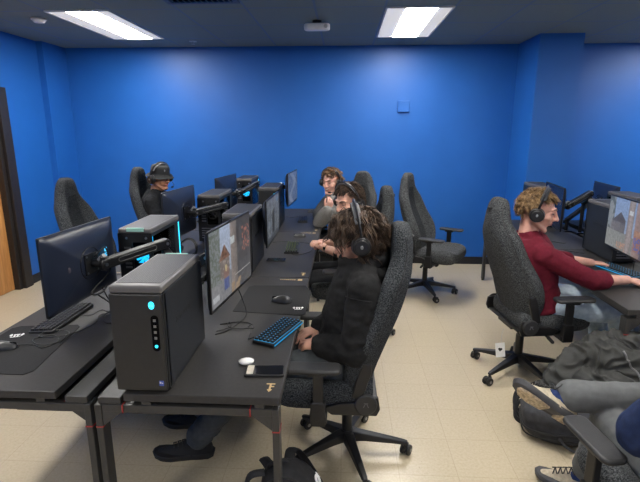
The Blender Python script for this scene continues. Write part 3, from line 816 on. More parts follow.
def make_chair(fab, lift=0.0):
    t = thing('gaming_chair', 'x', 'chair')
    up = V((0, 0, lift))
    # five star base
    b = MB(); b.cyl((0, 0, .085), (0, 0, .15), .042, .036); b.build('base_hub', M['plastic'], t, bevel=.004)
    b = MB(); b.cyl((0, 0, .14), (0, 0, .30), .028); b.cyl((0, 0, .25), (0, 0, .40+lift), .022); b.build('gas_column', M['plastic'], t)
    for k in range(5):
        a = 2*PI*k/5; c, s_ = math.cos(a), math.sin(a); R = Matrix.Rotation(a, 3, 'Z')
        b = MB(); rs = []
        for x, z0, z1, w in ((.025, .090, .148, .032), (.10, .092, .135, .028), (.24, .082, .110, .021), (.315, .074, .095, .017), (.335, .078, .090, .012)):
            rs.append([R @ V((x, y*w, z)) for y, z in ((-1, z0), (1, z0), (.8, z1), (-.8, z1))])
        b.rings(rs); lg = b.build('base_leg', M['plastic'], t, smooth=0, bevel=.005)
        cp = R @ V((.322, 0, 0)); ca = a + 1.1 + k*1.7; dR = Matrix.Rotation(ca, 3, 'Z')
        b = MB(); b.cyl(cp+V((0,0,.05)), cp+V((0,0,.088)), .010, n=10); b.box(cp+dR @ V((.012, 0, .042)), (.055, .014, .034), dR)
        cs = b.build('caster', M['plastic'], lg, bevel=.002)
    for k in range(5):
        a = 2*PI*k/5; R = Matrix.Rotation(a, 3, 'Z'); cp = R @ V((.322, 0, 0)); ca = a + 1.1 + k*1.7; dR = Matrix.Rotation(ca, 3, 'Z')
        b = MB()
        for s_ in (-1, 1):
            b.cyl(cp+dR @ V((.016, s_*.010, .0295)), cp+dR @ V((.016, s_*.027, .0295)), .0295, n=20)
        w = b.build('caster_wheel', M['rubber'], t, bevel=.004)
        for s_ in (-1, 1):
            b = MB(); b.cyl(cp+dR @ V((.016, s_*.0265, .0295)), cp+dR @ V((.016, s_*.0285, .0295)), .010, n=12); b.build('wheel_cap', M['silver'], w)
    # tilt mechanism
    b = MB(); b.bb(-.13, .17, -.10, .10, .385, .425); b.bb(-.15, .28, -.22, .22, .418, .432); b.cyl((.0, 0, .36), (0, 0, .40), .05); b.cap((.12, .0, .375), (.12, .0, .345), .03)
    b.build('tilt_mechanism', M['plastic'], t, up*-1, bevel=.004)
    b = MB(); b.tube(bez([(.05, -.10, .40), (.05, -.2, .395), (.06, -.27, .38)], 4), .007); b.cap((.06, -.25, .384), (.06, -.30, .376), .012); b.build('tilt_lever', M['plastic'], t, up*-1)
    # seat cushion with raised side bolsters
    b = MB(); rs = []
    for x, z0, zt, w in ((-.130, .440, .505, .20), (-.120, .420, .520, .235), (-.07, .412, .528, .255), (.05, .408, .528, .262), (.20, .405, .530, .268), (.31, .405, .535, .262), (.365, .418, .528, .235), (.388, .450, .510, .20)):
        top, bot = [], []
        for i in range(15):
            u = -1+2*i/14; a = abs(u); r = 1-sm(.86, 1, a)*.5
            z = zt + .030*sm(.52, .80, a)*(1 if -.16 < x < .34 else .4) - .055*sm(.86, 1.0, a)
            top.append(V((x, u*w, z))); bot.append(V((x, u*w*.97, z0 + .02*sm(.8, 1, a))))
        rs.append(bot + top[::-1])
    b.rings(rs); b.build('seat', fab, t, up*-1, smooth=180, sub=1)
    # backrest
    b = MB(); rs = []
    for below in (0, .012, .03, .06, .10, .15, .20, .24, .28, .33, .40, .48, .56, .64, .72, .78, .82):
        f = [back_pt(-1+2*i/16, 1, below) for i in range(17)]; k = [back_pt(-1+2*i/16, -1, below) for i in range(17)]
        rs.append(k + f[::-1])
    b.rings(rs)
    for i, f_ in enumerate(b.f):
        if len(f_) == 4:
            row, j = divmod(i, 34)
            if 17+5 <= j <= 17+10 and row >= 5: b.m[i] = 1
    b.build('backrest', [fab, M['chair_panel']], t, up*-1, smooth=180, sub=1)
    # seams that outline the centre panel
    b = MB()
    for s_ in (-1, 1):
        b.tube([back_pt(s_*.52, 1, q) + V((.002, 0, 0)) for q in (.26, .32, .40, .50, .60, .70, .76)], .0035, 6)
        b.tube([back_pt(s_*.92, -1, q) + V((-.001, 0, 0)) for q in (.06, .12, .2, .26, .32, .40, .50, .60, .70, .76)], .0030, 6)
    b.build('seam', M['rubber'], t, up*-1)
    for s_, dx in ((1, .002), (-1, -.002)):                # small stitched mark on the headrest, front and back
        b = MB(); c = back_pt(0, s_, .085) + V((dx, 0, 0))
        for y0, y1, z0, z1 in ((-.026, .026, .010, .018), (-.004, .004, -.024, .010), (-.026, -.020, -.006, .010), (.020, .026, -.006, .010)):
            b.bb(c.x-.0015, c.x+.0015, y0, y1, c.z+z0, c.z+z1)
        b.build('headrest_mark', M['rubber'], t, up*-1, smooth=0)
    # recline brackets, side panels, armrests
    for s_ in (-1, 1):
        b = MB(); Y = s_*.258
        poly = [(-.140, .405), (.08, .405), (.125, .440), (.05, .468), (-.03, .475), (-.06, .515), (-.145, .505), (-.155, .44)]
        Mx = Matrix(((1,0,0,0),(0,0,1,Y-.011),(0,1,0,0),(0,0,0,1)))
        b.prism(poly, 0, .022, Mx); br = b.build('recline_bracket', M['plastic'], t, up*-1, smooth=0, bevel=.006)
        b = MB(); b.cyl((-.086, Y+s_*.008, .470), (-.086, Y+s_*.026, .470), .056, .051, n=32); cv = b.build('pivot_cover', M['pad'], br, up*-1, bevel=.004)
        b = MB()
        for y_ in (-1, 1): b.box((-.086+y_*.007, Y+s_*.0265, .472), (.004, .002, .024), Matrix.Rotation(y_*-.45, 3, 'Y'))
        b.box((-.086, Y+s_*.0265, .483), (.020, .002, .004)); b.build('cover_mark', M['hpgrey'], br, up*-1, smooth=0)
        b = MB(); poly = [(-.070, .50), (-.015, .50), (-.050, .64), (-.070, .685), (-.112, .675), (-.108, .63)]
        b.prism(poly, 0, .022, Matrix(((1,0,0,0),(0,0,1,s_*.262-.011),(0,1,0,0),(0,0,0,1)))); b.build('side_plate', M['plastic'], t, up*-1, smooth=0, bevel=.006)
        b = MB(); b.bb(.10, .185, min(s_*.10, s_*.325), max(s_*.10, s_*.325), .392, .420); 
        rs = [[V((.142+dx*a, s_*.318+dy*c_, z)) for dx, dy in ((-1,-1),(1,-1),(1,1),(-1,1))] for z, a, c_ in ((.385, .034, .019), (.43, .036, .021), (.505, .034, .019), (.51, .024, .014), (.66, .024, .014))]
        b.rings(rs); b.bb(.100, .19, s_*.318-.033, s_*.318+.033, .652, .668)
        ar = b.build('armrest', M['plastic'], t, up*-1, smooth=0, bevel=.006)
        b = MB(); poly = [(x+.165, y+s_*.318) for x, y in rrect(.265, .096, .032, 6)]
        b.prism(poly, .667, .690); b.build('armrest_pad', M['pad'], ar, up*-1, bevel=.010, seg=3)
    return t
CG = 'charcoal gaming chairs'
ch = make_chair(M['chair']); ch2 = make_chair(M['chair_lite'])
def place(src, x, y, deg, label, base=0):
    r = place0(src, x, y, deg, label)
    for c in r.children:
        if c.name.startswith(('base_leg', 'caster_wheel')): c.rotation_euler.z = math.radians(base-deg)
    return r
def place0(src, x, y, deg, label):
    if not src.get('used'):
        src['used'] = 1; src.location = (x, y, 0); src.rotation_euler = (0, 0, math.radians(deg)); src['label'] = label; src['group'] = CG; return src
    c = clone(src, (x, y, 0), math.radians(deg), label, CG); return c
C1 = place(ch, .030, 2.30, 180, 'dark gaming chair of the player in the black hoodie at the nearest desk', -2)
C2 = place(ch2, .10, 3.86, 186, 'gaming chair between the black hoodie player and the grey hoodie player')
C3 = place(ch2, .06, 5.14, 232, 'gaming chair behind the player in the grey hoodie near the back wall')
C4 = place(ch2, .90, 5.02, -30, 'empty grey gaming chair standing in the aisle before the back wall', -8)
C5 = place(ch2, 1.30, 3.27, 8, 'gaming chair of the player in maroon with a white paper tag', 1)
C6 = place(ch2, 1.235, 1.40, 97, 'gaming chair of the seated person with crossed legs in the corner')
chL = make_chair(M['chair'], .06)
C7 = place(chL, -2.07, 3.80, 0, 'empty dark gaming chair behind the large navy monitor at the left')
C8 = place(chL, -1.98, 4.97, -6, 'dark gaming chair of the player in the bucket hat')
C9 = place(ch2, 3.30, 5.15, 170, 'gaming chair at the right edge beyond the far desks, only its top in view')
for o in list(bpy.data.objects):
    if 'used' in o: del o['used']
# ------------------------------------------------------------------ paper tag on the chair of the player in maroon
TG0 = V((1.085, 3.01, .425))
t = thing('paper_tag', 'white paper tag with a dark heart hanging from the maroon player chair', 'tag', TG0)
b = MB(); b.tube(bez([(0, 0, .03), (-.012, -.004, -.02), (-.008, 0, -.075)], 5), .0015, 5); b.build('string', M['lightgrey'], t)
b = MB(); Rt = Matrix.Rotation(-.12, 3, 'Y'); b.box((-.010, 0, -.128), (.062, .0016, .105), Rt); b.build('card', M['paper'], t, smooth=0)
b = MB(); b.cyl((-.017, -.0014, -.120), (-.017, -.0008, -.120), .008, n=12); b.cyl((-.005, -.0014, -.121), (-.005, -.0008, -.121), .008, n=12)
b.add([(-.0245, -.0013, -.123), (.0025, -.0013, -.124), (-.012, -.0013, -.140)], [(0, 1, 2)]); b.build('heart_print', M['rubber'], t, smooth=0)

# ------------------------------------------------------------------ keyboards, mice, mats, phones
def make_keyboard(L_, D_, gm, label, loc, rz, group='keyboards', tilt=0.0):
    """long axis local X, user edge at local -Y"""
    legend_only = gm is M['kbgreen']
    t = thing('keyboard', label, 'keyboard', loc, rz, group)
    if tilt: t.rotation_euler = (tilt, 0, rz)
    b = MB(); b.prism(rrect(L_, D_, .008), 0, .016); b.build('body', M['kbody'], t, bevel=.003)
    if gm and not legend_only:
        b = MB(); b.bb(-L_/2+.008, L_/2-.008, -D_/2+.008, D_/2-.008, .0155, .0172)
        b.bb(-L_/2+.004, L_/2-.004, -D_/2-.0012, -D_/2+.003, .004, .011)
        b.build('backlight', gm, t, smooth=0)
    b = MB(); rows = 5; ch_ = (D_-.016)/rows; n = int((L_-.016)/ch_)
    cw = (L_-.016)/n
    for r in range(rows):
        i = 0
        while i < n:
            w = 1
            if r == 0 and i == 3: w = min(6, n-i-3)
            elif i == 0 and r in (1, 2): w = 2
            elif i == n-2 and r in (1, 2, 3): w = 2
            x0 = -L_/2+.008+i*cw; y0 = -D_/2+.008+r*ch_
            m_ = .0014 if not gm else .0022
            rs = [[V((x0+m_+k_, y0+m_+k_, z)), V((x0+w*cw-m_-k_, y0+m_+k_, z)), V((x0+w*cw-m_-k_, y0+ch_-m_-k_, z)), V((x0+m_+k_, y0+ch_-m_-k_, z))] for z, k_ in ((.016, 0), (.0265, .0018))]
            b.rings(rs); i += w
    b.build('keycaps', M['key'], t, smooth=0)
    if gm:                                            # lit legends on the caps
        b = MB()
        for r in range(rows):
            for i in range(n):
                x0 = -L_/2+.008+(i+.5)*cw; y0 = -D_/2+.008+(r+.55)*ch_
                if r == 0 and 3 <= i < 9: continue
                b.bb(x0-.0028, x0+.0028, y0-.0022, y0+.0026, .0265, .0268)
        b.build('key_legend', gm, t, smooth=0)
    return t
make_keyboard(.315, .125, M['kbblue'], 'blue backlit keyboard on the nearest desk beside the mousepad', (-.328, 2.232, DZ+.004), math.radians(69+0))
make_keyboard(.36, .125, M['kbgreen'], 'keyboard with yellow green backlight on the second desk', (-.452, 4.02, DZ), math.radians(93))
make_keyboard(.33, .115, None, 'dark unlit keyboard on the farthest desk before the grey hoodie player', (-.482, 5.40, DZ), math.radians(94))
make_keyboard(.40, .135, None, 'black unlit keyboard under the large navy monitor at the left', (-1.545, 2.36, DZ), math.radians(-90), tilt=.06)
make_keyboard(.36, .13, M['kbblue'], 'blue backlit keyboard in front of the player in maroon', (2.045, 3.44, DZ), math.radians(-76))

def make_mouse(label, loc, rz, cat='computer mouse'):
    t = thing('computer_mouse', label, cat, loc, rz, 'computer mice')
    b = MB(); rs = []
    for x, w, h in ((-.060, .012, .012), (-.056, .022, .024), (-.035, .031, .036), (-.008, .031, .039), (.02, .028, .033), (.045, .027, .024), (.058, .022, .015), (.062, .012, .010)):
        rs.append([V((x, w*math.cos(a)*(1 if math.sin(a) < 0 else 1), .002 + max(0, math.sin(a))*h)) for a in [2*PI*k/20 for k in range(20)]])
    b.rings(rs); b.build('shell', M['mouse'], t, smooth=60)
    b = MB(); b.cyl((.036, -.0035, .024), (.036, .0035, .024), .009); b.build('scroll_wheel', M['rubber'], t)
    b = MB(); b.bb(.012, .060, -.0009, .0009, .0, .0305); b.build('button_gap', M['rubber'], t, smooth=0)
    return t
make_mouse('dark grey mouse on the charcoal mousepad of the nearest desk', (-.372, 2.685, DZ+.004), math.radians(168))
make_mouse('dark grey mouse beyond the green lit keyboard', (-.432, 4.50, DZ), math.radians(172))
make_mouse('dark mouse on the farthest desk by the grey sleeve', (-.405, 5.93, DZ), math.radians(175))
make_mouse('black corded mouse on the mousepad at the left edge', (-1.615, 1.985, DZ+.004), math.radians(14))

def mousepad(label, poly, z=DZ, badge=None, brz=0, bs=1):
    c = V((sum(p[0] for p in poly)/len(poly), sum(p[1] for p in poly)/len(poly), z))
    t = thing('mousepad', label, 'mousepad', c, 0, 'charcoal mousepads')
    b = MB(); b.prism([(p[0]-c.x, p[1]-c.y) for p in poly], 0, .0035); b.build('pad', M['mat'], t, smooth=0, bevel=.0012)
    if badge:
        b = MB(); R = Matrix.Rotation(brz, 4, 'Z'); z1 = .0036
        def q(*pts): b.add([R @ V((x*bs, y*bs, z1)) + V((badge[0]-c.x, badge[1]-c.y, 0)) for x, y in pts], [tuple(range(len(pts)))])
        q((-.040, .010), (-.030, .028), (-.022, .012), (-.024, -.012), (-.034, -.006))          # a horned badge
        q((-.018, .018), (.018, .018), (.016, .006), (-.016, .006))
        q((-.016, .002), (-.004, .002), (-.004, -.022), (-.012, -.016)); q((.016, .002), (.004, .002), (.004, -.022), (.012, -.016))
        q((.040, .010), (.030, .028), (.022, .012), (.024, -.012), (.034, -.006))
        q((-.030, -.020), (.030, -.020), (.026, -.027), (-.026, -.027))
        b.build('badge', M['white'], t, smooth=0)
    return t
mousepad('charcoal mousepad with a white badge on the nearest desk', [(-.635, 2.52), (-.24, 2.475), (-.212, 2.50), (-.200, 2.86), (-.252, 3.00), (-.60, 2.985), (-.628, 2.96)], badge=(-.262, 2.585), brz=.08, bs=.8)
mousepad('charcoal mousepad with a white badge under the corded mouse at the left edge', [(-1.74, 1.80), (-1.71, 1.76), (-1.36, 1.755), (-1.335, 1.79), (-1.395, 2.26), (-1.42, 2.285), (-1.71, 2.25), (-1.74, 2.22)], badge=(-1.655, 2.135), brz=.3, bs=.85)

t = thing('phone', 'black phone lying on the nearest desk beside the white earbud case', 'phone', (-.333, 1.835, DZ), math.radians(4), 'phones')
b = MB(); b.prism(rrect(.172, .092, .012), 0, .010); b.build('case', M['rubber'], t, bevel=.002)
b = MB(); b.prism([(x+.016, y) for x, y in rrect(.126, .078, .008)], .010, .0108); b.build('screen', M['phone'], t, smooth=0)
b = MB(); b.prism([(x-.063, y+.004) for x, y in rrect(.028, .076, .004)], .010, .0112); b.build('card', mk('pale card', (.55, .50, .42), .6), t, smooth=0)
t = thing('phone', 'black phone lying on the second desk before the green lit keyboard', 'phone', (-.540, 3.635, DZ), math.radians(0), 'phones')
b = MB(); b.prism(rrect(.155, .076, .010), 0, .008); b.build('case', M['rubber'], t, bevel=.002)
b = MB(); b.prism(rrect(.146, .068, .008), .008, .0086); b.build('screen', M['phone'], t, smooth=0)
t = thing('earbud_case', 'white oval earbud case on the nearest desk behind the phone', 'earbud case', (-.428, 1.905, DZ), math.radians(8))
b = MB(); b.ell((0, 0, .012), (.034, .026, .0135), n=24); b.build('body', M['whiteplastic'], t)
b = MB(); b.tube([V((.0342*math.cos(a), .0262*math.sin(a), .0165)) for a in [2*PI*k/32 for k in range(33)]], .0006, 5); b.build('lid_seam', M['lightgrey'], t)

# ------------------------------------------------------------------ cables
def cable(label, pts, r=.0025, n=8, name='cable'):
    P = bez(pts, n); o = V(P[0]); b = MB(); b.tube(P, r, 6)
    c = b.build(name, M['cable'], None, o); tag(c, label, 'cable', 'black cables'); return c
z = DZ+.0026; zp = DZ+.0062
def yz(x, y, h=z): return V((x, y, h))
cable('thin tangled cord of the black mouse at the left edge', [yz(-1.555, 2.00, zp+.012), yz(-1.50, 2.03, zp), yz(-1.43, 2.00, zp), yz(-1.40, 2.08, zp), yz(-1.47, 2.14, zp), yz(-1.53, 2.08, zp+.004), yz(-1.46, 2.02, zp+.006), yz(-1.38, 2.06, zp+.006), yz(-1.40, 2.17, zp+.006), yz(-1.50, 2.18, zp+.009), yz(-1.52, 2.11, zp+.010), yz(-1.43, 2.09, zp+.012), yz(-1.36, 2.20, zp), yz(-1.34, 2.33, z), yz(-1.37, 2.42, z), yz(-1.28, 2.50, z), yz(-1.18, 2.62, z)])
cable('black cord of the unlit keyboard under the navy monitor', [yz(-1.475, 2.40, z+.01), yz(-1.42, 2.42), yz(-1.40, 2.50), yz(-1.33, 2.47), yz(-1.27, 2.56), yz(-1.20, 2.55)])
cable('loose black cable bundle behind the large navy monitor', [V((-1.35, 2.44, .90)), V((-1.325, 2.47, .80)), yz(-1.31, 2.54, z+.008), yz(-1.24, 2.46, z+.006), yz(-1.20, 2.38, z+.004), yz(-1.26, 2.30, z+.004), yz(-1.32, 2.38, z+.009), yz(-1.27, 2.56, z+.012), yz(-1.19, 2.65, z)], .0035)
cable('black monitor cable looped under the mount of the large navy monitor', [V((-1.352, 2.40, 1.085)), V((-1.33, 2.38, 1.10)), V((-1.325, 2.47, 1.12)), V((-1.325, 2.50, 1.05)), V((-1.33, 2.50, .97)), V((-1.335, 2.33, .925)), V((-1.335, 2.31, .90)), V((-1.34, 2.42, .875)), V((-1.335, 2.47, .90))], .0045)
cable('black cable curving from the nearest lit screen to the desk', [V((-.60, 2.46, .935)), V((-.57, 2.49, .83)), V((-.54, 2.45, .752)), yz(-.56, 2.36), yz(-.60, 2.25), yz(-.65, 2.20)], .003)
cable('braided black cord of the blue lit keyboard on the nearest desk', [yz(-.44, 2.16, z+.010), yz(-.47, 2.16), yz(-.475, 2.25), yz(-.49, 2.34), yz(-.56, 2.36, z+.003), yz(-.63, 2.34), yz(-.66, 2.33)], .003)
cable('thin black cord bunched beside the nearest tower', [yz(-.655, 2.24), yz(-.62, 2.26, z+.003), yz(-.59, 2.30, z+.006), yz(-.62, 2.36, z+.004), yz(-.60, 2.28, z+.010), yz(-.55, 2.27, z+.003), yz(-.50, 2.28, z+.003), yz(-.465, 2.27, z+.009), yz(-.48, 2.31, z+.012), yz(-.50, 2.29, z+.006)], .0025)
cable('black cord of the green lit keyboard running across the second desk', [yz(-.46, 3.835, z+.008), yz(-.40, 3.80), yz(-.32, 3.86), yz(-.27, 4.0), yz(-.30, 4.2), yz(-.50, 4.28), yz(-.66, 4.25)])
cable('thin black cord across the farthest desk', [yz(-.50, 5.57, z+.006), yz(-.56, 5.62), yz(-.62, 5.55), yz(-.70, 5.60)])
cable('black headset cord curling on the desk behind the cyan tower', [yz(-1.30, 3.58), yz(-1.27, 3.46), yz(-1.18, 3.40), yz(-1.10+.0, 3.50, z), yz(-1.155, 3.66)], .005)
cable('thin black cord on the far desk behind the player in maroon', [yz(1.80, 4.25), yz(1.95, 4.40), yz(2.05, 4.35), yz(2.15, 4.55)])
cable('black cord on the desk left of the tower by the player in maroon', [yz(1.84, 3.95), yz(1.92, 4.06), yz(2.04, 3.98), yz(2.09, 4.10)])
cable('bundled black cords under the lit screen of the player in maroon', [V((2.10, 3.40, .98)), V((2.12, 3.42, .82)), yz(2.10, 3.36, z+.01), yz(2.16, 3.25, z+.006), yz(2.10, 3.20), yz(2.05, 3.26)], .004)

cable('black cable lying in loops between the large navy monitor and the nearest tower', [yz(-1.30, 2.62, z+.006), yz(-1.22, 2.70, z+.003), yz(-1.16, 2.60, z+.01), yz(-1.22, 2.52, z+.012), yz(-1.31, 2.50, z+.012), yz(-1.26, 2.42, z+.010), yz(-1.17, 2.46, z+.006), yz(-1.16, 2.30, z)], .003)
cable('black power cable running along the inner edge of the left desk', [V((-1.33, 2.36, .88)), V((-1.29, 2.42, .80)), yz(-1.22, 2.36, z+.012), yz(-1.165, 2.42, z+.004), yz(-1.18, 2.56, z+.012), yz(-1.155, 2.66, z)], .004)
# ------------------------------------------------------------------ headsets
def make_headset(label, C, R, s=1.0, open_=0.0, grey=True, mic=True, mside=-1, group='headsets', top=.150, pitch=0):
    """R columns: wearer's right, forward, up; C: middle of the head"""
    R = R @ Matrix.Rotation(pitch, 3, 'X'); C = V(C); t = thing('headset', label, 'headset', C, 0, group)
    P = lambda x, y, z: R @ V((x*s, y*s, z*s))
    w = .098+open_
    pts = [P(-w, -.004, .01)] + [P(-w*math.cos(a), -.004+.012*math.sin(a), .04+(top-.04)*math.sin(a)) for a in [PI*k/18 for k in range(19)]] + [P(w, -.004, .01)]
    b = MB(); b.tube(pts, .011*s, 10, flat=(1.35, .55)); b.build('headband', M['hp'], t)
    b = MB(); b.tube([P(-(w-.006)*math.cos(a), -.004+.012*math.sin(a), .036+(top-.046)*math.sin(a)) for a in [PI*(.14+.72*k/14) for k in range(15)]], .012*s, 10, flat=(1.55, .6)); b.build('band_padding', M['hpgrey'] if grey else M['pad'], t)
    for q in (-1, 1):
        b = MB(); b.cyl(P(q*(w-.004), -.002, -.004), P(q*(w+.018), -.002, -.004), .045*s, .040*s, n=26); b.cyl(P(q*(w+.018), -.002, -.004), P(q*(w+.024), -.002, -.004), .034*s, .032*s, n=26)
        cup = b.build('ear_cup', M['hp'], t, bevel=.004)
        b = MB(); b.cyl(P(q*(w-.024), -.002, -.004), P(q*(w-.004), -.002, -.004), .042*s, .047*s, n=26); b.build('ear_cushion', M['pad'], cup, bevel=.005)
        b = MB(); b.ell(P(q*(w+.0245), -.002, -.003), (.006*s, .0016, .008*s), R @ Matrix.Rotation(PI/2, 3, 'Z')); b.build('cup_emblem', M['silver'], cup)
    if mic:
        q = mside
        b = MB(); b.tube(bez([P(q*(w+.004), .02, -.03), P(q*(w-.004), .07, -.062), P(q*.05, .115, -.070)], 6), .0032*s, 6); b.cap(P(q*.055, .112, -.070), P(q*.035, .118, -.068), .008*s); b.build('microphone', M['hp'], t)
    return t
make_headset('black headset lying on the left desk beside the cyan light strip', (-1.262, 3.62, DZ+.060), frame((.3, 1, -.1), (.25, -.35, .9)), .80, grey=False)
# ------------------------------------------------------------------ people
def hand(mb, wr, d, n, thumb, curl=(.5, .55, .6, .65), tc=.3, s=1.0):
    """wr wrist, d finger direction, n palm normal, thumb +1/-1 picks the side"""
    d = V(d).normalized(); n = V(n); n = (n-d*n.dot(d)).normalized(); sd = d.cross(n)*thumb
    rs = []
    for a, w, h in ((-.012, .026, .019), (.01, .028, .018), (.04, .037, .016), (.075, .042, .014), (.092, .040, .012), (.100, .034, .008)):
        rs.append([V(wr) + d*a*s + (sd*math.cos(2*PI*k/14)*w + n*math.sin(2*PI*k/14)*h)*s for k in range(14)])
    mb.rings(rs)
    for i, (off, ln, r) in enumerate(((.031, .072, .0086), (.0105, .080, .0090), (-.0105, .074, .0086), (-.030, .058, .0078))):
        p = V(wr) + (d*(.088 - .006*abs(i-1)) + sd*off)*s; ang = 0; pts = [V(wr)+d*.05*s+sd*off*.9*s, p]; dd = d
        for k, q in enumerate((.46, .31, .23)):
            ang += curl[i]*(1.0 if k else .8)
            dd = (d*math.cos(ang) + n*math.sin(ang) + sd*off*1.2*(1 if k == 0 else .5)).normalized()
            p = p + dd*ln*q*s; pts.append(p)
        mb.chain(pts, [r*1.0*s, r*1.05*s, r*s, r*.93*s, r*.82*s], 10)
    p0 = V(wr) + (d*.022 + sd*.022)*s; p1 = p0 + (d*.030 + sd*.026 + n*.012)*s
    p2 = p1 + (d*.030 + sd*(.014-.02*tc) + n*(.006+.02*tc))*s; p3 = p2 + (d*.024 - sd*.010*tc + n*.018*tc)*s
    mb.chain([p0, p1, p2, p3], [.0155*s, .0125*s, .0105*s, .0088*s], 10)

def head(mb, C, R, neck):
    P = lambda x, y, z: C + R @ V((x, y, z))
    k_ = R.col[0].length; mbc, mbh = mb.cap, mb.chain
    class S_: pass
    o_ = mb; mb = S_(); mb.ell = o_.ell
    mb.cap = lambda a, b, r0, r1=None: o_.cap(a, b, r0*k_, (r0 if r1 is None else r1)*k_)
    mb.chain = lambda p, r: o_.chain(p, [x*k_ for x in r])
    mb.ell(P(0, -.014, .036), (.076, .098, .086), R, 24, 14)
    mb.ell(P(0, .030, -.018), (.0625, .064, .086), R, 24, 14)
    mb.ell(P(0, .030, -.072), (.044, .050, .034), R)
    mb.ell(P(0, .068, -.098), (.021, .018, .016), R)
    for q in (-1, 1):
        mb.cap(P(q*.058, .0, -.050), P(q*.022, .070, -.098), .022, .015)
        mb.ell(P(q*.036, .060, -.018), (.026, .024, .024), R)
        mb.cap(P(q*.014, .090, .042), P(q*.046, .074, .040), .009, .008)
        mb.ell(P(q*.012, .100, -.020), (.010, .012, .009), R)
        mb.ell(P(q*.078, -.008, -.004), (.011, .020, .032), R @ Matrix.Rotation(q*.25, 3, 'Z'))
        mb.ell(P(q*.031, .074, .020), (.016, .012, .012), R)
    mb.chain([P(0, .090, .034), P(0, .104, .006), P(0, .118, -.016)], [.009, .010, .0125])
    mb.cap(P(0, .106, -.022), P(0, .094, -.030), .009, .008)
    mb.cap(P(-.019, .085, -.049), P(.019, .085, -.049), .009); mb.ell(P(0, .091, -.045), (.020, .009, .0055), R); mb.ell(P(0, .089, -.058), (.017, .010, .0065), R)
    o_.cap(P(0, -.030, -.040), V(neck), .060, .064); o_.cap(P(0, -.008, -.058), V(neck), .054, .058)

def spine_pts(J):
    return [V(J['pelvis']), V(J['waist']), V(J['chest']), V(J['neck'])]
def torso(mb, J, inf=0, lo=0, hi=1.0):
    pl, wa, ch_, nk = spine_pts(J); r = (V(J['shR'])-V(J['shL'])).normalized()
    hr = (V(J['hipR'])-V(J['hipL'])).normalized(); P = bez([pl-(wa-pl)*.35, pl, wa, ch_, nk], 6)
    sz = J.get('bulk', 1.0)
    tab = [(0, (.135, .105)), (.17, (.170, .128)), (.30, (.160, .118)), (.45, (.150, .108)), (.60, (.158, .114)), (.74, (.172, .118)), (.86, (.165, .100)), (.94, (.110, .075)), (1.0, (.062, .058))]
    rs = []; N = len(P)-1
    for i, p in enumerate(P):
        t = i/N
        if t < lo or t > hi: continue
        d = (P[min(i+1, N)]-P[max(i-1, 0)]).normalized()
        rr = hr.lerp(r, min(1, t*1.3)); rr = (rr-d*rr.dot(d)).normalized(); f = rr.cross(d)
        w = lerp_tab([(a, v[0]) for a, v in tab], t)*sz+inf; h = lerp_tab([(a, v[1]) for a, v in tab], t)*sz+inf
        rs.append([p + rr*math.cos(2*PI*k/24)*w + f*math.sin(2*PI*k/24)*h for k in range(24)])
    mb.rings(rs)
    for s in 'LR':
        sh = V(J['sh'+s]); base = V(J['chest']).lerp(V(J['neck']), .55)
        mb.cap(base, sh, .060+inf, .056+inf); mb.cap(V(J['neck'])-V((0,0,.018)), sh, .034+inf*1.35, .048+inf)
def arm(mb, J, s, inf=0, t1=2.0, r0=.050):
    sh, el, wr = V(J['sh'+s]), V(J['el'+s]), V(J['wr'+s])
    pts, rad = [sh, sh.lerp(el, .5), el], [r0+inf, .046+inf, .040+inf]
    if t1 < 1: pts = [sh, sh.lerp(el, t1)]; rad = [r0+inf, .046+inf]
    elif t1 > 1:
        f = min(1, t1-1); pts += [el.lerp(wr, .35*f if f < .5 else .35), el.lerp(wr, f)]; rad += [.041+inf, (.030 if f > .9 else .038)+inf]
    mb.chain(pts, rad)
def leg(mb, J, s, inf=0, hem=1.0, r=(.088, .072, .056, .054, .038), flare=0):
    hp, kn, an = V(J['hip'+s]), V(J['kn'+s]), V(J['an'+s])
    e = kn.lerp(an, hem)
    mb.chain([hp, hp.lerp(kn, .5), kn, kn.lerp(e, .35), e], [r[0]+inf, r[1]+inf, r[2]+inf, r[3]+inf, r[4]+inf+flare])

def folds(amp, f=9, seed=0, ridge=True):
    def d(p, n):
        q = V((p.x*f+seed, p.y*f, p.z*f*1.7)); a = noise.noise(q)
        b_ = noise.noise(q*2.3+V((7, 3, 1)))
        v = (1-abs(a)*2.2)*.6 + b_*.5 if ridge else a+b_*.4
        return amp*v
    return d

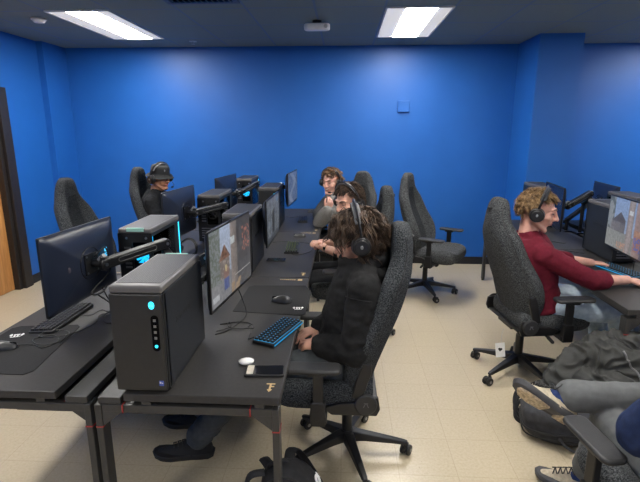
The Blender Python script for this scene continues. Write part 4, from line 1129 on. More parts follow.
def hair(parent, O, C, R, mat, count, ln, seed, region, rad=.0028, wave=.010, grav=.5, lift=.010, stiff=.75, sweep=(0, 0, 0), vol=1.0, per=11, spread=.011, curl=(40, 64), fringe=None):
    """wavy locks: each guide carries a bunch of thin strands that gather towards its tip"""
    rnd = random.Random(seed); b = MB(); RT = R.transposed(); g = (RT @ V((0, 0, -1))).normalized()
    cen = V((0, -.014, .036)); ax = V((.081, .103, .091))*vol
    def push(p, k):
        q = p-cen; e = V((q.x/(ax.x+k), q.y/(ax.y+k), q.z/(ax.z+k))); L_ = e.length
        return cen + q/L_ if L_ < 1 else p
    made = 0; tries = 0; n = 11
    def J3(k): return V((rnd.gauss(0, k), rnd.gauss(0, k), rnd.gauss(0, k)))
    while made < count and tries < count*40:
        tries += 1
        u = J3(1).normalized()
        if not region(u): continue
        made += 1
        p = cen + V((u.x*ax.x, u.y*ax.y, u.z*ax.z)); p0 = p.copy()
        L_ = ln*rnd.uniform(.7, 1.2)
        if fringe and u.y > .2: L_ *= fringe
        st = L_/(n-1)
        crown = V((.01, -.045, .12)); td = (p-crown) + V(sweep) + J3(.025); td = td - u*td.dot(u)
        td = td.normalized() if td.length > 1e-4 else V((0, 1, 0))
        d = (td + u*.45*rnd.random()).normalized(); a1 = d.orthogonal().normalized(); a2 = d.cross(a1)
        ph, k = rnd.uniform(0, 6.28), rnd.uniform(*curl); lf = lift*rnd.uniform(.3, 1.7); pts = [p - u*.004]
        for i in range(1, n):
            d = (d*stiff + g*grav*.3 + J3(.035)).normalized(); p = push(p + d*st, lf); w = wave*min(1, i/n*1.5)
            pts.append(p + (a1*math.sin(k*i*st+ph) + a2*math.cos(k*i*st*1.07+ph))*w)
        for q in range(per):
            o_ = J3(spread); o_ -= u*o_.dot(u)*.5; dl = rnd.uniform(.75, 1.1); ph2 = rnd.uniform(0, 6.28)
            sp = []
            for i in range(n):
                t_ = i/(n-1)
                x = pts[0].lerp(pts[i], 1) if dl >= 1 else pts[int(i*dl)].lerp(pts[min(n-1, int(i*dl)+1)], i*dl-int(i*dl))
                sp.append(push(x + o_*(1-.55*t_) + (a1*math.sin(t_*7+ph2) + a2*math.cos(t_*6+ph2))*.003*t_, .0 if i else -.01))
            r = rad*rnd.uniform(.6, 1.3)
            b.tube([C + R @ x for x in sp], [r*.8] + [r*(1-.8*(i/(n-1))**2) for i in range(1, n)], 4, flat=(1.4, .7))
    # scalp cap under the locks
    n, m = 28, 14; vs = []; fs = []; ok = {}
    for i in range(m+1):
        th = PI*i/m
        for j in range(n):
            u = V((math.sin(th)*math.cos(2*PI*j/n), math.sin(th)*math.sin(2*PI*j/n), math.cos(th)))
            ok[i, j] = region(u, .06); vs.append(C + R @ (cen + V((u.x*(ax.x+.001), u.y*(ax.y+.001), u.z*(ax.z+.001)))))
    for i in range(m):
        for j in range(n):
            k = (j+1) % n
            if ok[i, j] and ok[i+1, j] and ok[i, k] and ok[i+1, k]: fs.append((i*n+j, i*n+k, (i+1)*n+k, (i+1)*n+j))
    b.add(vs, fs)
    return b.build('hair', mat, parent, O, smooth=180)
def region_std(front=.42, side=-.30, back=-.62):
    def f(u, m=0):
        # u: direction from the skull centre; the face is +y
        if u.y > .25: lim = front + (u.y-.25)*.25
        elif u.y > -.25: lim = side + (front-side)*(u.y+.25)/.5
        else: lim = side + (back-side)*min(1, (-u.y-.25)/.6)
        return u.z > lim - m
    return f

def shoe(parent, O, an, toe, dn, mats, s=1.0, tread=False, socks=None):
    """an ankle joint, toe direction, dn sole normal"""
    t = V(toe).normalized(); dn = V(dn); dn = (dn-t*dn.dot(t)).normalized(); r = t.cross(-dn)
    R = Matrix((r, t, -dn)).transposed(); A = V(an)
    P = lambda x, y, z: A + R @ V((x*s, y*s, (z-.088)*s))
    b = MB(); rs = []
    for y, w, h in ((-.078, .020, .070), (-.070, .031, .092), (-.045, .036, .108), (-.010, .037, .112), (.03, .038, .100), (.07, .042, .080), (.11, .046, .064), (.15, .046, .055), (.18, .038, .048), (.198, .022, .038)):
        rs.append([P(w*math.cos(a)*(1 if math.sin(a) < .2 else .92-.25*max(0, math.sin(a))), y, .022+max(0, math.sin(a))*(h-.022)) for a in [2*PI*k/20 for k in range(20)]])
    b.rings(rs); sh = b.build('shoe', mats[0], parent, O, smooth=60)
    out = [(.020, -.084), (.034, -.070), (.037, -.03), (.036, .02), (.044, .08), (.050, .12), (.047, .165), (.034, .195), (.012, .208)]
    poly = [(x, y) for x, y in out] + [(-x, y) for x, y in reversed(out)]
    b = MB(); rs = []
    for z0, k in ((.0, .93), (.006, 1.0), (.024, 1.03), (.030, .98)):
        rs.append([P(x*k, .06+(y-.06)*k, z0+ (.016*max(0, (y-.10)/.1)**2)) for x, y in poly])
    b.rings(rs); so = b.build('sole', mats[1], sh, O, smooth=40)
    if tread:
        for pl in ([(-.032, -.066), (.032, -.066), (.033, -.005), (-.033, -.005)], [(-.034, .055), (.036, .050), (.045, .11), (.038, .165), (.012, .188), (-.012, .188), (-.038, .165), (-.044, .11)]):
            b = MB(); c = V((sum(p[0] for p in pl)/len(pl), sum(p[1] for p in pl)/len(pl), 0))
            rr = []
            big = []
            for i in range(len(pl)):
                p0, p1 = V((*pl[i], 0)), V((*pl[(i+1) % len(pl)], 0))
                for q in range(4): big.append(p0.lerp(p1, q/4))
            rr = [[P(p.x*.95, p.y, .006+(.016*max(0, (p.y-.10)/.1)**2)) for p in big], [P(p.x*.90, p.y*.97+c.y*.03, -.006+(.016*max(0, (p.y-.10)/.1)**2)) for p in big]]
            b.rings(rr); b.build('tread', M['tread'], sh, O, smooth=0)
        b = MB()
        for k in range(5):
            y = .03+.022*k; z = .108-.30*(y-.01)
            for q in (-1, 1): b.tube([P(-q*.024, y, z-.012), P(0, y+.008, z+.004), P(q*.024, y+.018, z-.016)], .0028*s, 5)
        b.tube(bez([P(.0, .03, .106), P(.03, .03, .125), P(.04, .045, .095), P(.01, .03, .106), P(-.03, .03, .12), P(-.04, .05, .09), P(0, .03, .106)], 4), .0025*s, 5)
        b.build('laces', M['lace'], sh, O)
    if not tread:
        b = MB()
        for k in range(4):
            y = .035+.022*k; z = .104-.30*(y-.01)
            b.tube([P(-.022, y, z-.012), P(0, y+.006, z+.002), P(.022, y, z-.012)], .003*s, 5)
        b.build('laces', M['lace'], sh, O)
    return sh

def face_bits(t, O, C, R, browmat, smile=False, eyes='down'):
    P = lambda x, y, z: C + R @ V((x, y, z))
    for q in (-1, 1):
        b = MB(); b.tube([P(q*.016, .0985, .040), P(q*.032, .0945, .047), P(q*.050, .080, .042)], [.004, .0045, .003], 6); b.build('eyebrow', browmat, t, O)
        b = MB()
        if eyes == 'down': b.tube([P(q*.019, .0865, .016), P(q*.031, .088, .0135), P(q*.044, .079, .017)], [.0018, .0028, .0018], 6)
        else: b.ell(P(q*.031, .0825, .020), (.0105, .0045, .0048), R)
        b.build('eye', M['eye'], t, O)
    b = MB()
    if smile:
        b.tube([P(-.029, .083, -.043), P(-.015, .0955, -.051), P(0, .099, -.053), P(.015, .0955, -.051), P(.029, .083, -.043)], [.002, .0045, .005, .0045, .002], 8)
        b.build('lips', M['lips'], t, O)
        b = MB(); b.tube([P(-.019, .0945, -.0475), P(0, .1015, -.0505), P(.019, .0945, -.0475)], [.002, .0036, .002], 8); b.build('teeth', M['teeth'], t, O)
    else:
        b.tube([P(-.021, .0905, -.049), P(-.008, .0985, -.0455), P(.008, .0985, -.0455), P(.021, .0905, -.049)], [.0018, .0042, .0042, .0018], 8)
        b.tube([P(-.018, .091, -.053), P(0, .0975, -.0575), P(.018, .091, -.053)], [.0018, .0052, .0018], 8)
        b.build('lips', M['lips'], t, O)

def person(label, J, skinm, top, bottom, hairf, shoes, vox=.0045, hood=None, sleeve=2.0, inf=.018, bot_inf=.010, hem=.93, fold=.006, smile=False, eyes='down', brow=None, seed=1, flare=.006, extra=None):
    O = V((V(J['pelvis']).x, V(J['pelvis']).y, 0))
    t = thing('person', label, 'person', O)
    C = V(J['head']); R = frame(J['hf'], J.get('hu', (0, 0, 1))) * J.get('hscale', 1.10)
    mb = MB(); torso(mb, J, -.012); head(mb, C, R, J['neck'])
    for s in 'LR':
        arm(mb, J, s); leg(mb, J, s)
        mb.cap(V(J['wr'+s]).lerp(V(J['el'+s]), .1), V(J['wr'+s]), .029, .026)
        hd = J['hand'+s]; hand(mb, J['wr'+s], hd[0], hd[1], hd[2], hd[3] if len(hd) > 3 else (.5, .55, .6, .65), hd[4] if len(hd) > 4 else .3, J.get('hs', 1.0))
        tdir = V(J['toe'+s]); dn_ = V(J.get('dn'+s, (0,0,-1))).normalized(); mb.cap(V(J['an'+s])+dn_*.012, V(J['an'+s])+tdir.normalized()*.10+dn_*.050, .030, .022)
    mb.melt('body', skinm, t, O, vox, 5)
    # upper garment
    mb = MB(); torso(mb, J, inf+.002, .0, .985)
    for s in 'LR': arm(mb, J, s, inf + .004, sleeve if sleeve < 2 else 1.95)
    if hood:
        nk = V(J['neck']); r = (V(J['shR'])-V(J['shL'])).normalized(); u = (nk-V(J['chest'])).normalized(); f = u.cross(r).normalized()
        ring = []; rad = []
        for k in range(19):
            a = math.radians(-75 + 330*k/18)
            bk = max(0, math.sin(a))
            ring.append(nk + r*math.cos(a)*(.088+.022*bk) - f*math.sin(a)*.098 + u*(.005+.030*math.sin(a))); rad.append(.026+.016*bk)
        mb.chain(ring, rad, 12)
        mb.chain([nk + r*math.cos(a_)*.115 - f*math.sin(a_)*.125 + u*(-.045+.02*math.sin(a_)) for a_ in [math.radians(-10+200*k/10) for k in range(11)]], [.030]*11, 12); mb.cap(nk - f*.105 - u*.045 - r*.055, nk - f*.105 - u*.045 + r*.055, .052); mb.cap(nk - f*.110 - u*.11, nk - f*.105 - u*.06, .040, .055)
    else:
        nk = V(J['neck']); r = (V(J['shR'])-V(J['shL'])).normalized(); u = (nk-V(J['chest'])).normalized(); f = r.cross(u); 
        mb.chain([nk - u*.030 + r*math.cos(2*PI*k/12)*.066 + f*math.sin(2*PI*k/12)*.064 for k in range(13)], [.016]*13, 8)
    if extra: extra(mb)
    nm = 'hoodie' if hood else 'shirt'
    mb.melt(nm, top, t, O, .006, 5, folds(fold, 9, seed))
    # trousers
    mb = MB(); pl = V(J['pelvis']); hr = (V(J['hipR'])-V(J['hipL'])).normalized()
    mb.cap(V(J['hipL'])-hr*-.02, V(J['hipR'])-hr*.02, .105+bot_inf); mb.cap(pl+V((0,0,.04)), pl, .12+bot_inf)
    for s in 'LR': leg(mb, J, s, bot_inf, hem if not isinstance(hem, dict) else hem[s], flare=flare)
    mb.melt('trousers', bottom, t, O, .007, 5, folds(fold*.9, 8, seed+5))
    for s in 'LR':
        shoe(t, O, J['an'+s], J['toe'+s], J.get('dn'+s, (0, 0, -1)), shoes, J.get('ss', 1.12), tread=(shoes[0] is M['tanshoe']))
        b = MB(); an = V(J['an'+s]); k = V(J['kn'+s]); dn_ = V(J.get('dn'+s, (0,0,-1))).normalized(); b.cap(an+dn_*.02, an.lerp(k, .34), .041, .057); b.cap(an+dn_*.015, an+V(J['toe'+s]).normalized()*.045+dn_*.030, .036, .032); b.build('sock', shoes[2], t, O)
    face_bits(t, O, C, R, brow or M['hair_mid'], smile, eyes)
    if hairf: hairf(t, O, C, R)
    return t, C, R, O

# ---- player in the black hoodie, seated at the nearest desk, facing -x
J = dict(pelvis=(.010, 2.31, .600), waist=(.025, 2.31, .78), chest=(.070, 2.32, .94), neck=(.098, 2.34, 1.105), head=(.074, 2.35, 1.212), hf=(-.92, -.06, -.40), bulk=.97,
  shL=(.100, 2.145, 1.010), elL=(.060, 2.075, .715), wrL=(-.105, 2.19, .700), handL=((-.85, .35, -.15), (.1, .3, -1), -1, (.35, .4, .5, .55), .3),
  shR=(.095, 2.510, 1.010), elR=(.040, 2.56, .735), wrR=(-.125, 2.37, .712), handR=((-.75, -.5, -.05), (0, 0, -1), 1, (.35, .4, .45, .5), .3),
  hipL=(-.020, 2.21, .585), knL=(-.440, 2.185, .550), anL=(-.80, 2.225, .100), toeL=(-1, -.06, -.05),
  hipR=(-.020, 2.41, .585), knR=(-.440, 2.440, .555), anR=(-.86, 2.50, .100), toeR=(-1, .02, -.05))
def h1(t, O, C, R): hair(t, O, C, R, M['hair_brown'], 150, .145, 4, region_std(.46, -.42, -.80), .0026, .017, .50, .014, .70, (0, .03, 0), 1.05, per=18, fringe=.80, curl=(45, 70))
P1, c1, r1, o1 = person('person in a black hoodie slouching in the nearest chair, wavy brown hair', J, M['skin_pale'], M['hoodie_black'], M['slacks'], h1, (M['blackshoe'], M['blacksole'], M['sock_black']), hood=True, inf=.024, fold=.012, seed=2, hem=.93, flare=.020)
JP1 = J
b = MB(); sh_, el_ = V(J['shL']), V(J['elL']); d_ = (el_-sh_).normalized(); x_ = d_.cross(V((1, 0, 0))).normalized(); y_ = d_.cross(x_)
b.tube([sh_ + d_*.045 + (x_*math.cos(2*PI*k/32) + y_*math.sin(2*PI*k/32))*.0815 for k in range(33)], .003, 6); b.build('sleeve_seam', M['hoodie_black'], P1, o1)
make_headset('black headset with grey band on the person in the black hoodie', c1, r1, 1.10, .020, mside=1, mic=False, top=.160, pitch=.34)

# ---- player in maroon, facing +x
J = dict(pelvis=(1.37, 3.26, .575), waist=(1.345, 3.26, .73), chest=(1.300, 3.26, .900), neck=(1.275, 3.25, 1.070), head=(1.322, 3.245, 1.212), hf=(.91, -.36, -.22), bulk=1.20,
  shR=(1.315, 3.070, .955), elR=(1.640, 3.045, .790), wrR=(1.900, 3.11, .778), handR=((1, .12, -.10), (0, 0, -1), -1, (.3, .32, .36, .4), .2),
  shL=(1.305, 3.440, .955), elL=(1.640, 3.590, .790), wrL=(1.880, 3.545, .775), handL=((1, -.12, -.05), (0, 0, -1), 1, (.3, .32, .36, .4), .2),
  hipR=(1.40, 3.16, .560), knR=(1.890, 3.12, .545), anR=(1.98, 3.12, .095), toeR=(1, -.05, -.05),
  hipL=(1.40, 3.36, .560), knL=(1.880, 3.40, .555), anL=(1.97, 3.42, .095), toeL=(1, .05, -.05))
def h4(t, O, C, R): hair(t, O, C, R, M['hair_blond'], 190, .058, 9, region_std(.56, -.06, -.46), .0026, .008, .20, .009, .72, (0, .03, 0), 1.0, per=10, curl=(50, 80), fringe=.7)
P4, c4, r4, _ = person('person in a maroon long sleeved shirt reaching to the keyboard at the right', J, M['skin_fair'], M['maroon'], M['jeans'], h4, (M['blackshoe'], M['blacksole'], M['sock_black']), sleeve=1.30, inf=.018, bot_inf=.018, fold=.0065, seed=7, brow=M['hair_light'])
make_headset('black headset on the curly blond head of the person in maroon', c4, r4, 1.08, .008, mside=-1, mic=False, grey=False)

# ---- player between, face resting low, facing -x
J = dict(pelvis=(.10, 3.86, .575), waist=(.115, 3.86, .73), chest=(.105, 3.85, .885), neck=(.075, 3.82, 1.055), head=(.035, 3.76, 1.192), hf=(-.66, -.66, -.28), bulk=1.0,
  shL=(.090, 3.655, .960), elL=(.020, 3.66, .775), wrL=(-.165, 3.80, .800), handL=((-.55, .75, .15), (.3, .1, -1), -1, (.5, .55, .6, .65), .3),
  shR=(.090, 4.045, .960), elR=(-.05, 4.06, .775), wrR=(-.200, 3.93, .815), handR=((-.35, -.75, .25), (0, .1, -1), 1, (.4, .45, .5, .5), .3),
  hipL=(.06, 3.76, .56), knL=(-.380, 3.73, .54), anL=(-.46, 3.73, .095), toeL=(-1, 0, -.05),
  hipR=(.06, 3.96, .56), knR=(-.380, 3.99, .54), anR=(-.48, 4.0, .095), toeR=(-1, 0, -.05))
def h2(t, O, C, R): hair(t, O, C, R, M['hair_mid'], 140, .085, 14, region_std(.56, -.05, -.66), .0028, .008, .34, .010, .72, (.03, -.03, 0), 1.02, per=13, fringe=.55)
P2, c2, r2, _ = person('person with short brown hair seated between the black and grey hoodies', J, M['skin_pale'], M['shirt_black'], M['darkpants'], h2, (M['blackshoe'], M['blacksole'], M['sock_black']), sleeve=.62, inf=.014, seed=12)
make_headset('black headset on the brown haired person between the two hoodies', c2, r2, 1.04, .008, mside=1, mic=False)
b = MB(); e_, w_ = V(J['elL']), V(J['wrL'])
t = thing('wristband', 'black watch band on the bare forearm behind the black hoodie', 'wristband', e_.lerp(w_, .86))
b.cyl(e_.lerp(w_, .82), e_.lerp(w_, .90), .0325, .0315, n=20); b.build('strap', M['rubber'], t, e_.lerp(w_, .86), bevel=.002)
b = MB(); b.box(e_.lerp(w_, .86)+V((-.02, -.026, .012)), (.024, .008, .024)); b.build('watch_face', M['phone'], t, e_.lerp(w_, .86), bevel=.002)
b = MB(); q0, q1 = e_.lerp(w_, .26), e_.lerp(w_, .42); b.cyl(q0, q1, .0435, .0425, n=24); b.build('arm_band', M['tattoo'], P2, V((.10, 3.86, 0)))

# ---- player in the grey hoodie, smiling, facing the camera side
J = dict(pelvis=(-.02, 5.28, .575), waist=(-.035, 5.28, .73), chest=(-.06, 5.29, .895), neck=(-.100, 5.31, 1.050), head=(-.148, 5.30, 1.185), hf=(-.50, -.85, -.14), bulk=1.05,
  shL=(-.03, 5.11, .955), elL=(-.265, 5.04, .785), wrL=(-.175, 4.94, .930), handL=((.35, -.05, .95), (-.3, .9, .2), 1, (.55, .6, .7, .7), .3),
  shR=(-.17, 5.50, .955), elR=(-.300, 5.50, .790), wrR=(-.24, 5.26, .79), handR=((.1, -.9, .1), (0, 0, -1), 1, (.4, .45, .5, .5), .3),
  hipL=(-.04, 5.19, .56), knL=(-.40, 5.02, .54), anL=(-.47, 5.0, .095), toeL=(-1, -.1, -.05),
  hipR=(-.04, 5.38, .56), knR=(-.42, 5.30, .54), anR=(-.50, 5.3, .095), toeR=(-1, 0, -.05))
def h3(t, O, C, R): hair(t, O, C, R, M['hair_light'], 130, .050, 21, region_std(.52, -.05, -.5), .0032, .009, .05, .012, .72, (0, .03, .02), 1.0, per=10, curl=(60, 90), fringe=.7)
P3, c3, r3, _ = person('person in a grey hoodie smiling at the far end of the right row', J, M['skin_fair'], M['hoodie_grey'], M['darkpants'], h3, (M['blackshoe'], M['blacksole'], M['sock_black']), hood=True, inf=.028, seed=17, smile=True, brow=M['hair_light'])
make_headset('black headset with microphone on the smiling person in the grey hoodie', c3, r3, 1.03, .006, mside=-1)

# ---- player in the bucket hat, facing +x
J = dict(pelvis=(-2.025, 4.955, 0.592), waist=(-2.040, 4.955, 0.792), chest=(-2.045, 4.955, 0.972), neck=(-2.010, 4.945, 1.137), head=(-1.955, 4.930, 1.262), hf=(.88, -.45, -.14), bulk=1.05, hscale=1.02,
  shR=(-2.010, 4.765, 1.027), elR=(-1.925, 4.715, 0.792), wrR=(-1.785, 4.815, 0.737), handR=((1, .1, -.1), (0, 0, -1), -1, (.3, .32, .36, .4), .2),
  shL=(-2.010, 5.135, 1.027), elL=(-1.925, 5.175, 0.792), wrL=(-1.785, 5.055, 0.737), handL=((1, -.1, -.1), (0, 0, -1), 1, (.3, .32, .36, .4), .2),
  hipR=(-1.995, 4.855, 0.572), knR=(-1.565, 4.835, 0.527), anR=(-1.505, 4.835, 0.095), toeR=(1, 0, -.05),
  hipL=(-1.995, 5.055, 0.572), knL=(-1.565, 5.075, 0.527), anL=(-1.505, 5.075, 0.095), toeL=(1, 0, -.05))
def h5(t, O, C, R): hair(t, O, C, R, M['hair_black'], 60, .03, 31, region_std(.50, -.15, -.6), .003, .003, .4, .002, .75, vol=.98, per=8)
P5, c5, r5, o5 = person('person in a black shirt and black bucket hat behind the left row', J, M['skin_tan'], M['shirt_black'], M['darkpants'], h5, (M['blackshoe'], M['blacksole'], M['sock_black']), sleeve=.75, inf=.016, seed=23, brow=M['hair_black'])
make_headset('black headset worn over the bucket hat by the left row player', c5, r5, 1.08, .012, mside=-1)
b = MB(); prof = [(.086, .040), (.090, .060), (.089, .10), (.080, .128), (.055, .140), (.012, .143)]; rs = []
for k_, z_ in [(.135, .022), (.128, .030), (.092, .050)] + prof[1:]:
    rs.append([c5 + r5 @ V((k_*.95*math.cos(2*PI*j/32), -.010 + k_*1.18*math.sin(2*PI*j/32), z_ + (.0 if k_ < .1 else -.010*abs(math.cos(2*PI*j/32))))) for j in range(32)])
b.rings(rs); ht = b.build('bucket_hat', M['hat'], P5, o5, smooth=50)
b = MB(); q = c5 + r5 @ V((.03, .090, .095)); b.ell(q, (.008, .004, .011), r5); b.build('hat_emblem', M['silver'], ht, o5)

# ---- seated person with crossed legs in the near right corner, facing +y
J = dict(pelvis=(1.25, 1.40, .575), waist=(1.26, 1.33, .72), chest=(1.26, 1.28, .88), neck=(1.25, 1.28, 1.06), head=(1.22, 1.33, 1.21), hf=(-.15, .97, -.12), bulk=1.0,
  shL=(1.070, 1.315, .985), elL=(1.000, 1.43, .770), wrL=(1.20, 1.62, .745), handL=((.6, .8, -.15), (0, 0, -1), 1, (.4, .45, .5, .5), .3),
  shR=(1.440, 1.275, .985), elR=(1.52, 1.40, .745), wrR=(1.44, 1.62, .745), handR=((-.3, .9, -.1), (0, 0, -1), -1, (.4, .45, .5, .5), .3),
  hipL=(1.16, 1.46, .56), knL=(1.175, 1.905, .520), anL=(1.215, 2.075, .098), toeL=(-.92, .38, -.04),
  hipR=(1.34, 1.46, .57), knR=(1.56, 1.83, .650), anR=(.985, 1.955, .592), toeR=(-.80, .04, .50), dnR=(-.46, -.62, -.62), ss=1.08)
def h6(t, O, C, R): hair(t, O, C, R, M['hair_brown'], 100, .05, 41, region_std(.50, -.12, -.6), .0032, .004, .3, .006, .75)
P6, c6, r6, _ = person('seated person in navy sleeve and grey trousers with one beige shoe crossed over the knee', J, M['skin_fair'], M['navy'], M['greypants'], h6, (M['tanshoe'], M['greysole'], M['sock']), sleeve=1.15, inf=.034, seed=29, hem={'L': .90, 'R': .93}, flare=.020, bot_inf=.012)
# ------------------------------------------------------------------ backpacks and coat
def superell(b, c, r, R, e=.55, n=28, m=16, f=None):
    def sg(x, k): return math.copysign(abs(x)**k, x)
    rs = []
    for i in range(1, m):
        t_ = -PI/2 + PI*i/m; ring = []
        for j in range(n):
            a = 2*PI*j/n
            p = V((r[0]*sg(math.cos(t_), e)*sg(math.cos(a), e), r[1]*sg(math.cos(t_), e)*sg(math.sin(a), e), r[2]*sg(math.sin(t_), e)))
            if f: p = f(p)
            ring.append(V(c) + R @ p)
        rs.append(ring)
    b.rings(rs)
# black backpack at the foot of the nearest desk leg
BO = V((-.240, 1.865, 0)); t = thing('backpack', 'black backpack with a white emblem on the floor against the nearest desk leg', 'backpack', BO)
Rb = Matrix.Rotation(-.40, 3, 'Y') @ Matrix.Rotation(.16, 3, 'X')
cb = BO + V((.02, .0, .088))
b = MB(); superell(b, cb, (.140, .095, .185), Rb, .62, f=lambda p: V((p.x*(1-.28*max(0, p.z/.215)), p.y, p.z)))
bagbody = b.melt('bag_body', M['bag'], t, BO, .007, 4, folds(.005, 11, 3))
b = MB(); superell(b, cb + Rb @ V((.0, -.085, -.05)), (.125, .05, .135), Rb, .6); b.melt('front_pocket', M['bag'], t, BO, .006, 4, folds(.004, 12, 8))
b = MB(); b.tube([cb + Rb @ V((x, -.118-.0, z_)) for x, z_ in ((-.11, .06), (-.06, .085), (0, .092), (.06, .085), (.11, .06))], .004, 6); b.tube(bez([cb + Rb @ V((x*.9, -.075, z_)) for x, z_ in ((-.12, .02), (-.11, .12), (-.06, .185), (0, .2), (.06, .185), (.11, .12), (.12, .02))], 5), .004, 6); b.build('zipper', M['rubber'], t, BO)
for q in (-1, 1):
    b = MB(); b.tube(bez([cb + Rb @ V((q*.05, .05, .165)), cb + Rb @ V((q*.075-.02, .12, .15)), cb + Rb @ V((q*.09-.03, .17, .05)), cb + Rb @ V((q*.09, .12, -.12)), cb + Rb @ V((q*.10, .08, -.19))], 6), .026, 8, flat=(1, .35)); b.build('shoulder_strap', M['bag'], t, BO)
b = MB(); b.tube(bez([cb + Rb @ V((-.06, -.005, .190)), cb + Rb @ V((-.13, -.02, .205)), cb + Rb @ V((-.19, -.04, .10)), cb + Rb @ V((-.205, -.05, -.05)), cb + Rb @ V((-.16, -.02, -.18))], 6), .024, 8, flat=(1, .4)); b.build('side_strap', M['bag'], t, BO)
b = MB(); b.tube(bez([cb + Rb @ V((-.05, .02, .175)), cb + Rb @ V((-.03, .02, .198)), cb + Rb @ V((.03, .02, .198)), cb + Rb @ V((.05, .02, .175))], 5), .009, 8); b.build('handle', M['bag'], t, BO)
b = MB()                                                    # white emblem of two crossing arcs
from mathutils.bvhtree import BVHTree
def tree(o): return BVHTree.FromPolygons([v.co for v in o.data.vertices], [p.vertices[:] for p in o.data.polygons])
bagbv = tree(bagbody)
src_ = V((0, 0, 1.75)) - BO; h_ = bagbv.ray_cast(src_, (V((-.105, 1.80, .228)) - BO - src_).normalized())
eo, ey = h_[0] + BO + h_[1]*.003, h_[1]
ez = (V((.25, 0, 1)) - ey*V((.25, 0, 1)).dot(ey)).normalized(); ex = ez.cross(ey)*-1
for sgn, cz in ((1, -.012), (-1, .012)):
    pts = []; rad = []
    for k in range(15):
        a = PI*k/14
        pts.append(eo + ex*(.036*math.cos(a)) + ez*(sgn*.032*math.sin(a)*1.0 + cz - sgn*.004) ); rad.append(.0035+.0055*math.sin(a))
    b.tube(pts, rad, 8, flat=(1, .5) )
b.build('emblem', M['white'], t, BO)

# dark grey backpack lying under the coat
BO = V((1.42, 2.52, 0)); t = thing('backpack', 'dark grey backpack lying flat on the floor under the charcoal coat', 'backpack', BO)
Rb = Matrix.Rotation(-.28, 3, 'Z') @ Matrix.Rotation(-.10, 3, 'Y')
cb = BO + V((-.03, .0, .128))
b = MB(); superell(b, cb, (.315, .185, .125), Rb, .55, f=lambda p: V((p.x, p.y, p.z*(1+.25*p.x)))); b.melt('bag_body', M['bag_grey'], t, BO, .008, 4, folds(.008, 8, 13))
b = MB(); b.tube(bez([cb + Rb @ V((x, y, -.02)) for x, y in ((.20, -.192), (0, -.196), (-.20, -.19), (-.30, -.14), (-.322, -.03), (-.315, .08))], 6), .006, 6); b.tube(bez([cb + Rb @ V((x, y, -.055)) for x, y in ((.20, -.190), (0, -.194), (-.20, -.19), (-.30, -.14), (-.32, -.03))], 6), .004, 6); b.build('zipper', M['rubber'], t, BO)
for q in (0, 1, 2):
    b = MB(); b.tube(bez([cb + Rb @ V((-.25, .14-.02*q, .07-.02*q)), cb + Rb @ V((-.325, .13-.02*q, .06-.03*q)), cb + Rb @ V((-.345, .09-.02*q, -.01-.03*q)), cb + Rb @ V((-.31, .05-.02*q, -.065-.01*q))], 6), .020, 8, flat=(1, .45)); b.build('shoulder_strap', M['bag'], t, BO)
b = MB(); b.tube(bez([cb + Rb @ V((-.13, -.195, -.035)), cb + Rb @ V((-.10, -.235, -.06)), cb + Rb @ V((-.02, -.24, -.09)), cb + Rb @ V((.02, -.20, -.07))], 5), .010, 8, flat=(1, .5)); b.build('buckle_strap', M['bag'], t, BO)

# charcoal winter coat heaped over the bag
JO = V((1.62, 2.62, 0)); t = thing('coat', 'charcoal winter coat heaped over the grey backpack in front of the player in maroon', 'coat', JO)
b = MB()
b.chain([(1.26, 2.70, .190), (1.36, 2.72, .27), (1.47, 2.74, .36), (1.57, 2.74, .44)], [.050, .078, .092, .095])          # sleeve
b.ell((1.66, 2.72, .35), (.22, .17, .20), Matrix.Rotation(.25, 3, 'Y'))
b.ell((1.82, 2.64, .32), (.26, .18, .20), Matrix.Rotation(.15, 3, 'Y'))
b.chain([(1.58, 2.72, .50), (1.72, 2.70, .515), (1.90, 2.62, .49), (2.05, 2.56, .42)], [.050, .058, .058, .05])              # collar roll
b.ell((1.62, 2.58, .25), (.22, .14, .13)); b.ell((1.90, 2.55, .24), (.24, .16, .16))
b.chain([(1.46, 2.62, .31), (1.56, 2.58, .33), (1.68, 2.53, .28)], [.060, .066, .06])
b.ell((1.66, 2.62, .12), (.30, .20, .13))
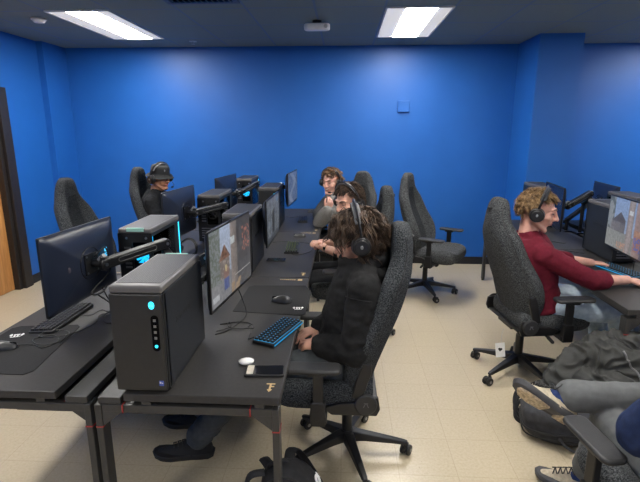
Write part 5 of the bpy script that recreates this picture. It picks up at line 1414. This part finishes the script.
def cf(p, n):
    q = V((p.x*7+3, p.y*9, p.z*9)); a = noise.noise(q); c_ = noise.noise(q*2.1+V((4, 1, 9))); e = noise.noise(V((p.x*18-p.z*14, p.y*6, p.z*10+p.x*9)))
    w = q + V((noise.noise(q*.7), noise.noise(q*.7+V((5, 2, 1))), 0))*1.2; h = noise.noise(V((w.x*2.6+w.z*1.2, w.y*1.1, w.z*1.4)))
    return .022*(1-abs(a)*2.6)*.7 + .008*c_ + .006*(1-abs(e)*2) + .016*(1-abs(h)*3.2)
shell = b.melt('coat_shell', M['jacket'], t, JO, .007, 3, cf)
from mathutils.bvhtree import BVHTree
bv = BVHTree.FromPolygons([v.co for v in shell.data.vertices], [p.vertices[:] for p in shell.data.polygons])
def onto(pts, lift=.004):
    out = []
    for p in bez(pts, 8):
        h = bv.ray_cast(p - JO + V((-.25, -.6, .9))*.6, V((.25, .6, -.9)).normalized())
        out.append((h[0] + h[1]*lift + JO) if h[0] else p)
    return out
b = MB(); b.tube(onto([V((1.635, 2.62, .47)), V((1.67, 2.55, .40)), V((1.70, 2.48, .32))]), .0055, 6); b.build('zipper', M['silver'], t, JO)
b = MB(); b.tube(onto([V((1.60, 2.70, .53)), V((1.70, 2.62, .50)), V((1.80, 2.55, .45)), V((1.92, 2.46, .36))]), .010, 8, flat=(1, .5)); b.build('piping', M['rubber'], t, JO)

# ------------------------------------------------------------------ camera and world
cam = bpy.data.cameras.new('camera'); co = bpy.data.objects.new('camera', cam); COL.objects.link(co)
cam.sensor_width = 36; cam.lens = 36*470/640; cam.clip_start = .05; cam.clip_end = 50
co.location = (0, 0, 1.75)
co.rotation_euler = (math.radians(90-13.17), 0, math.radians(2.96))
SC.camera = co
w = bpy.data.worlds.new('world'); SC.world = w; w.use_nodes = True
w.node_tree.nodes['Background'].inputs[0].default_value = (.03, .03, .035, 1); w.node_tree.nodes['Background'].inputs[1].default_value = .3
SC.view_settings.view_transform = 'Standard'; SC.view_settings.look = 'None'; SC.view_settings.gamma = 1
SC.view_settings.use_curve_mapping = False; SC.view_settings.exposure = 0.0
SC.cycles.max_bounces = 8; SC.cycles.diffuse_bounces = 4; SC.cycles.use_denoising = True
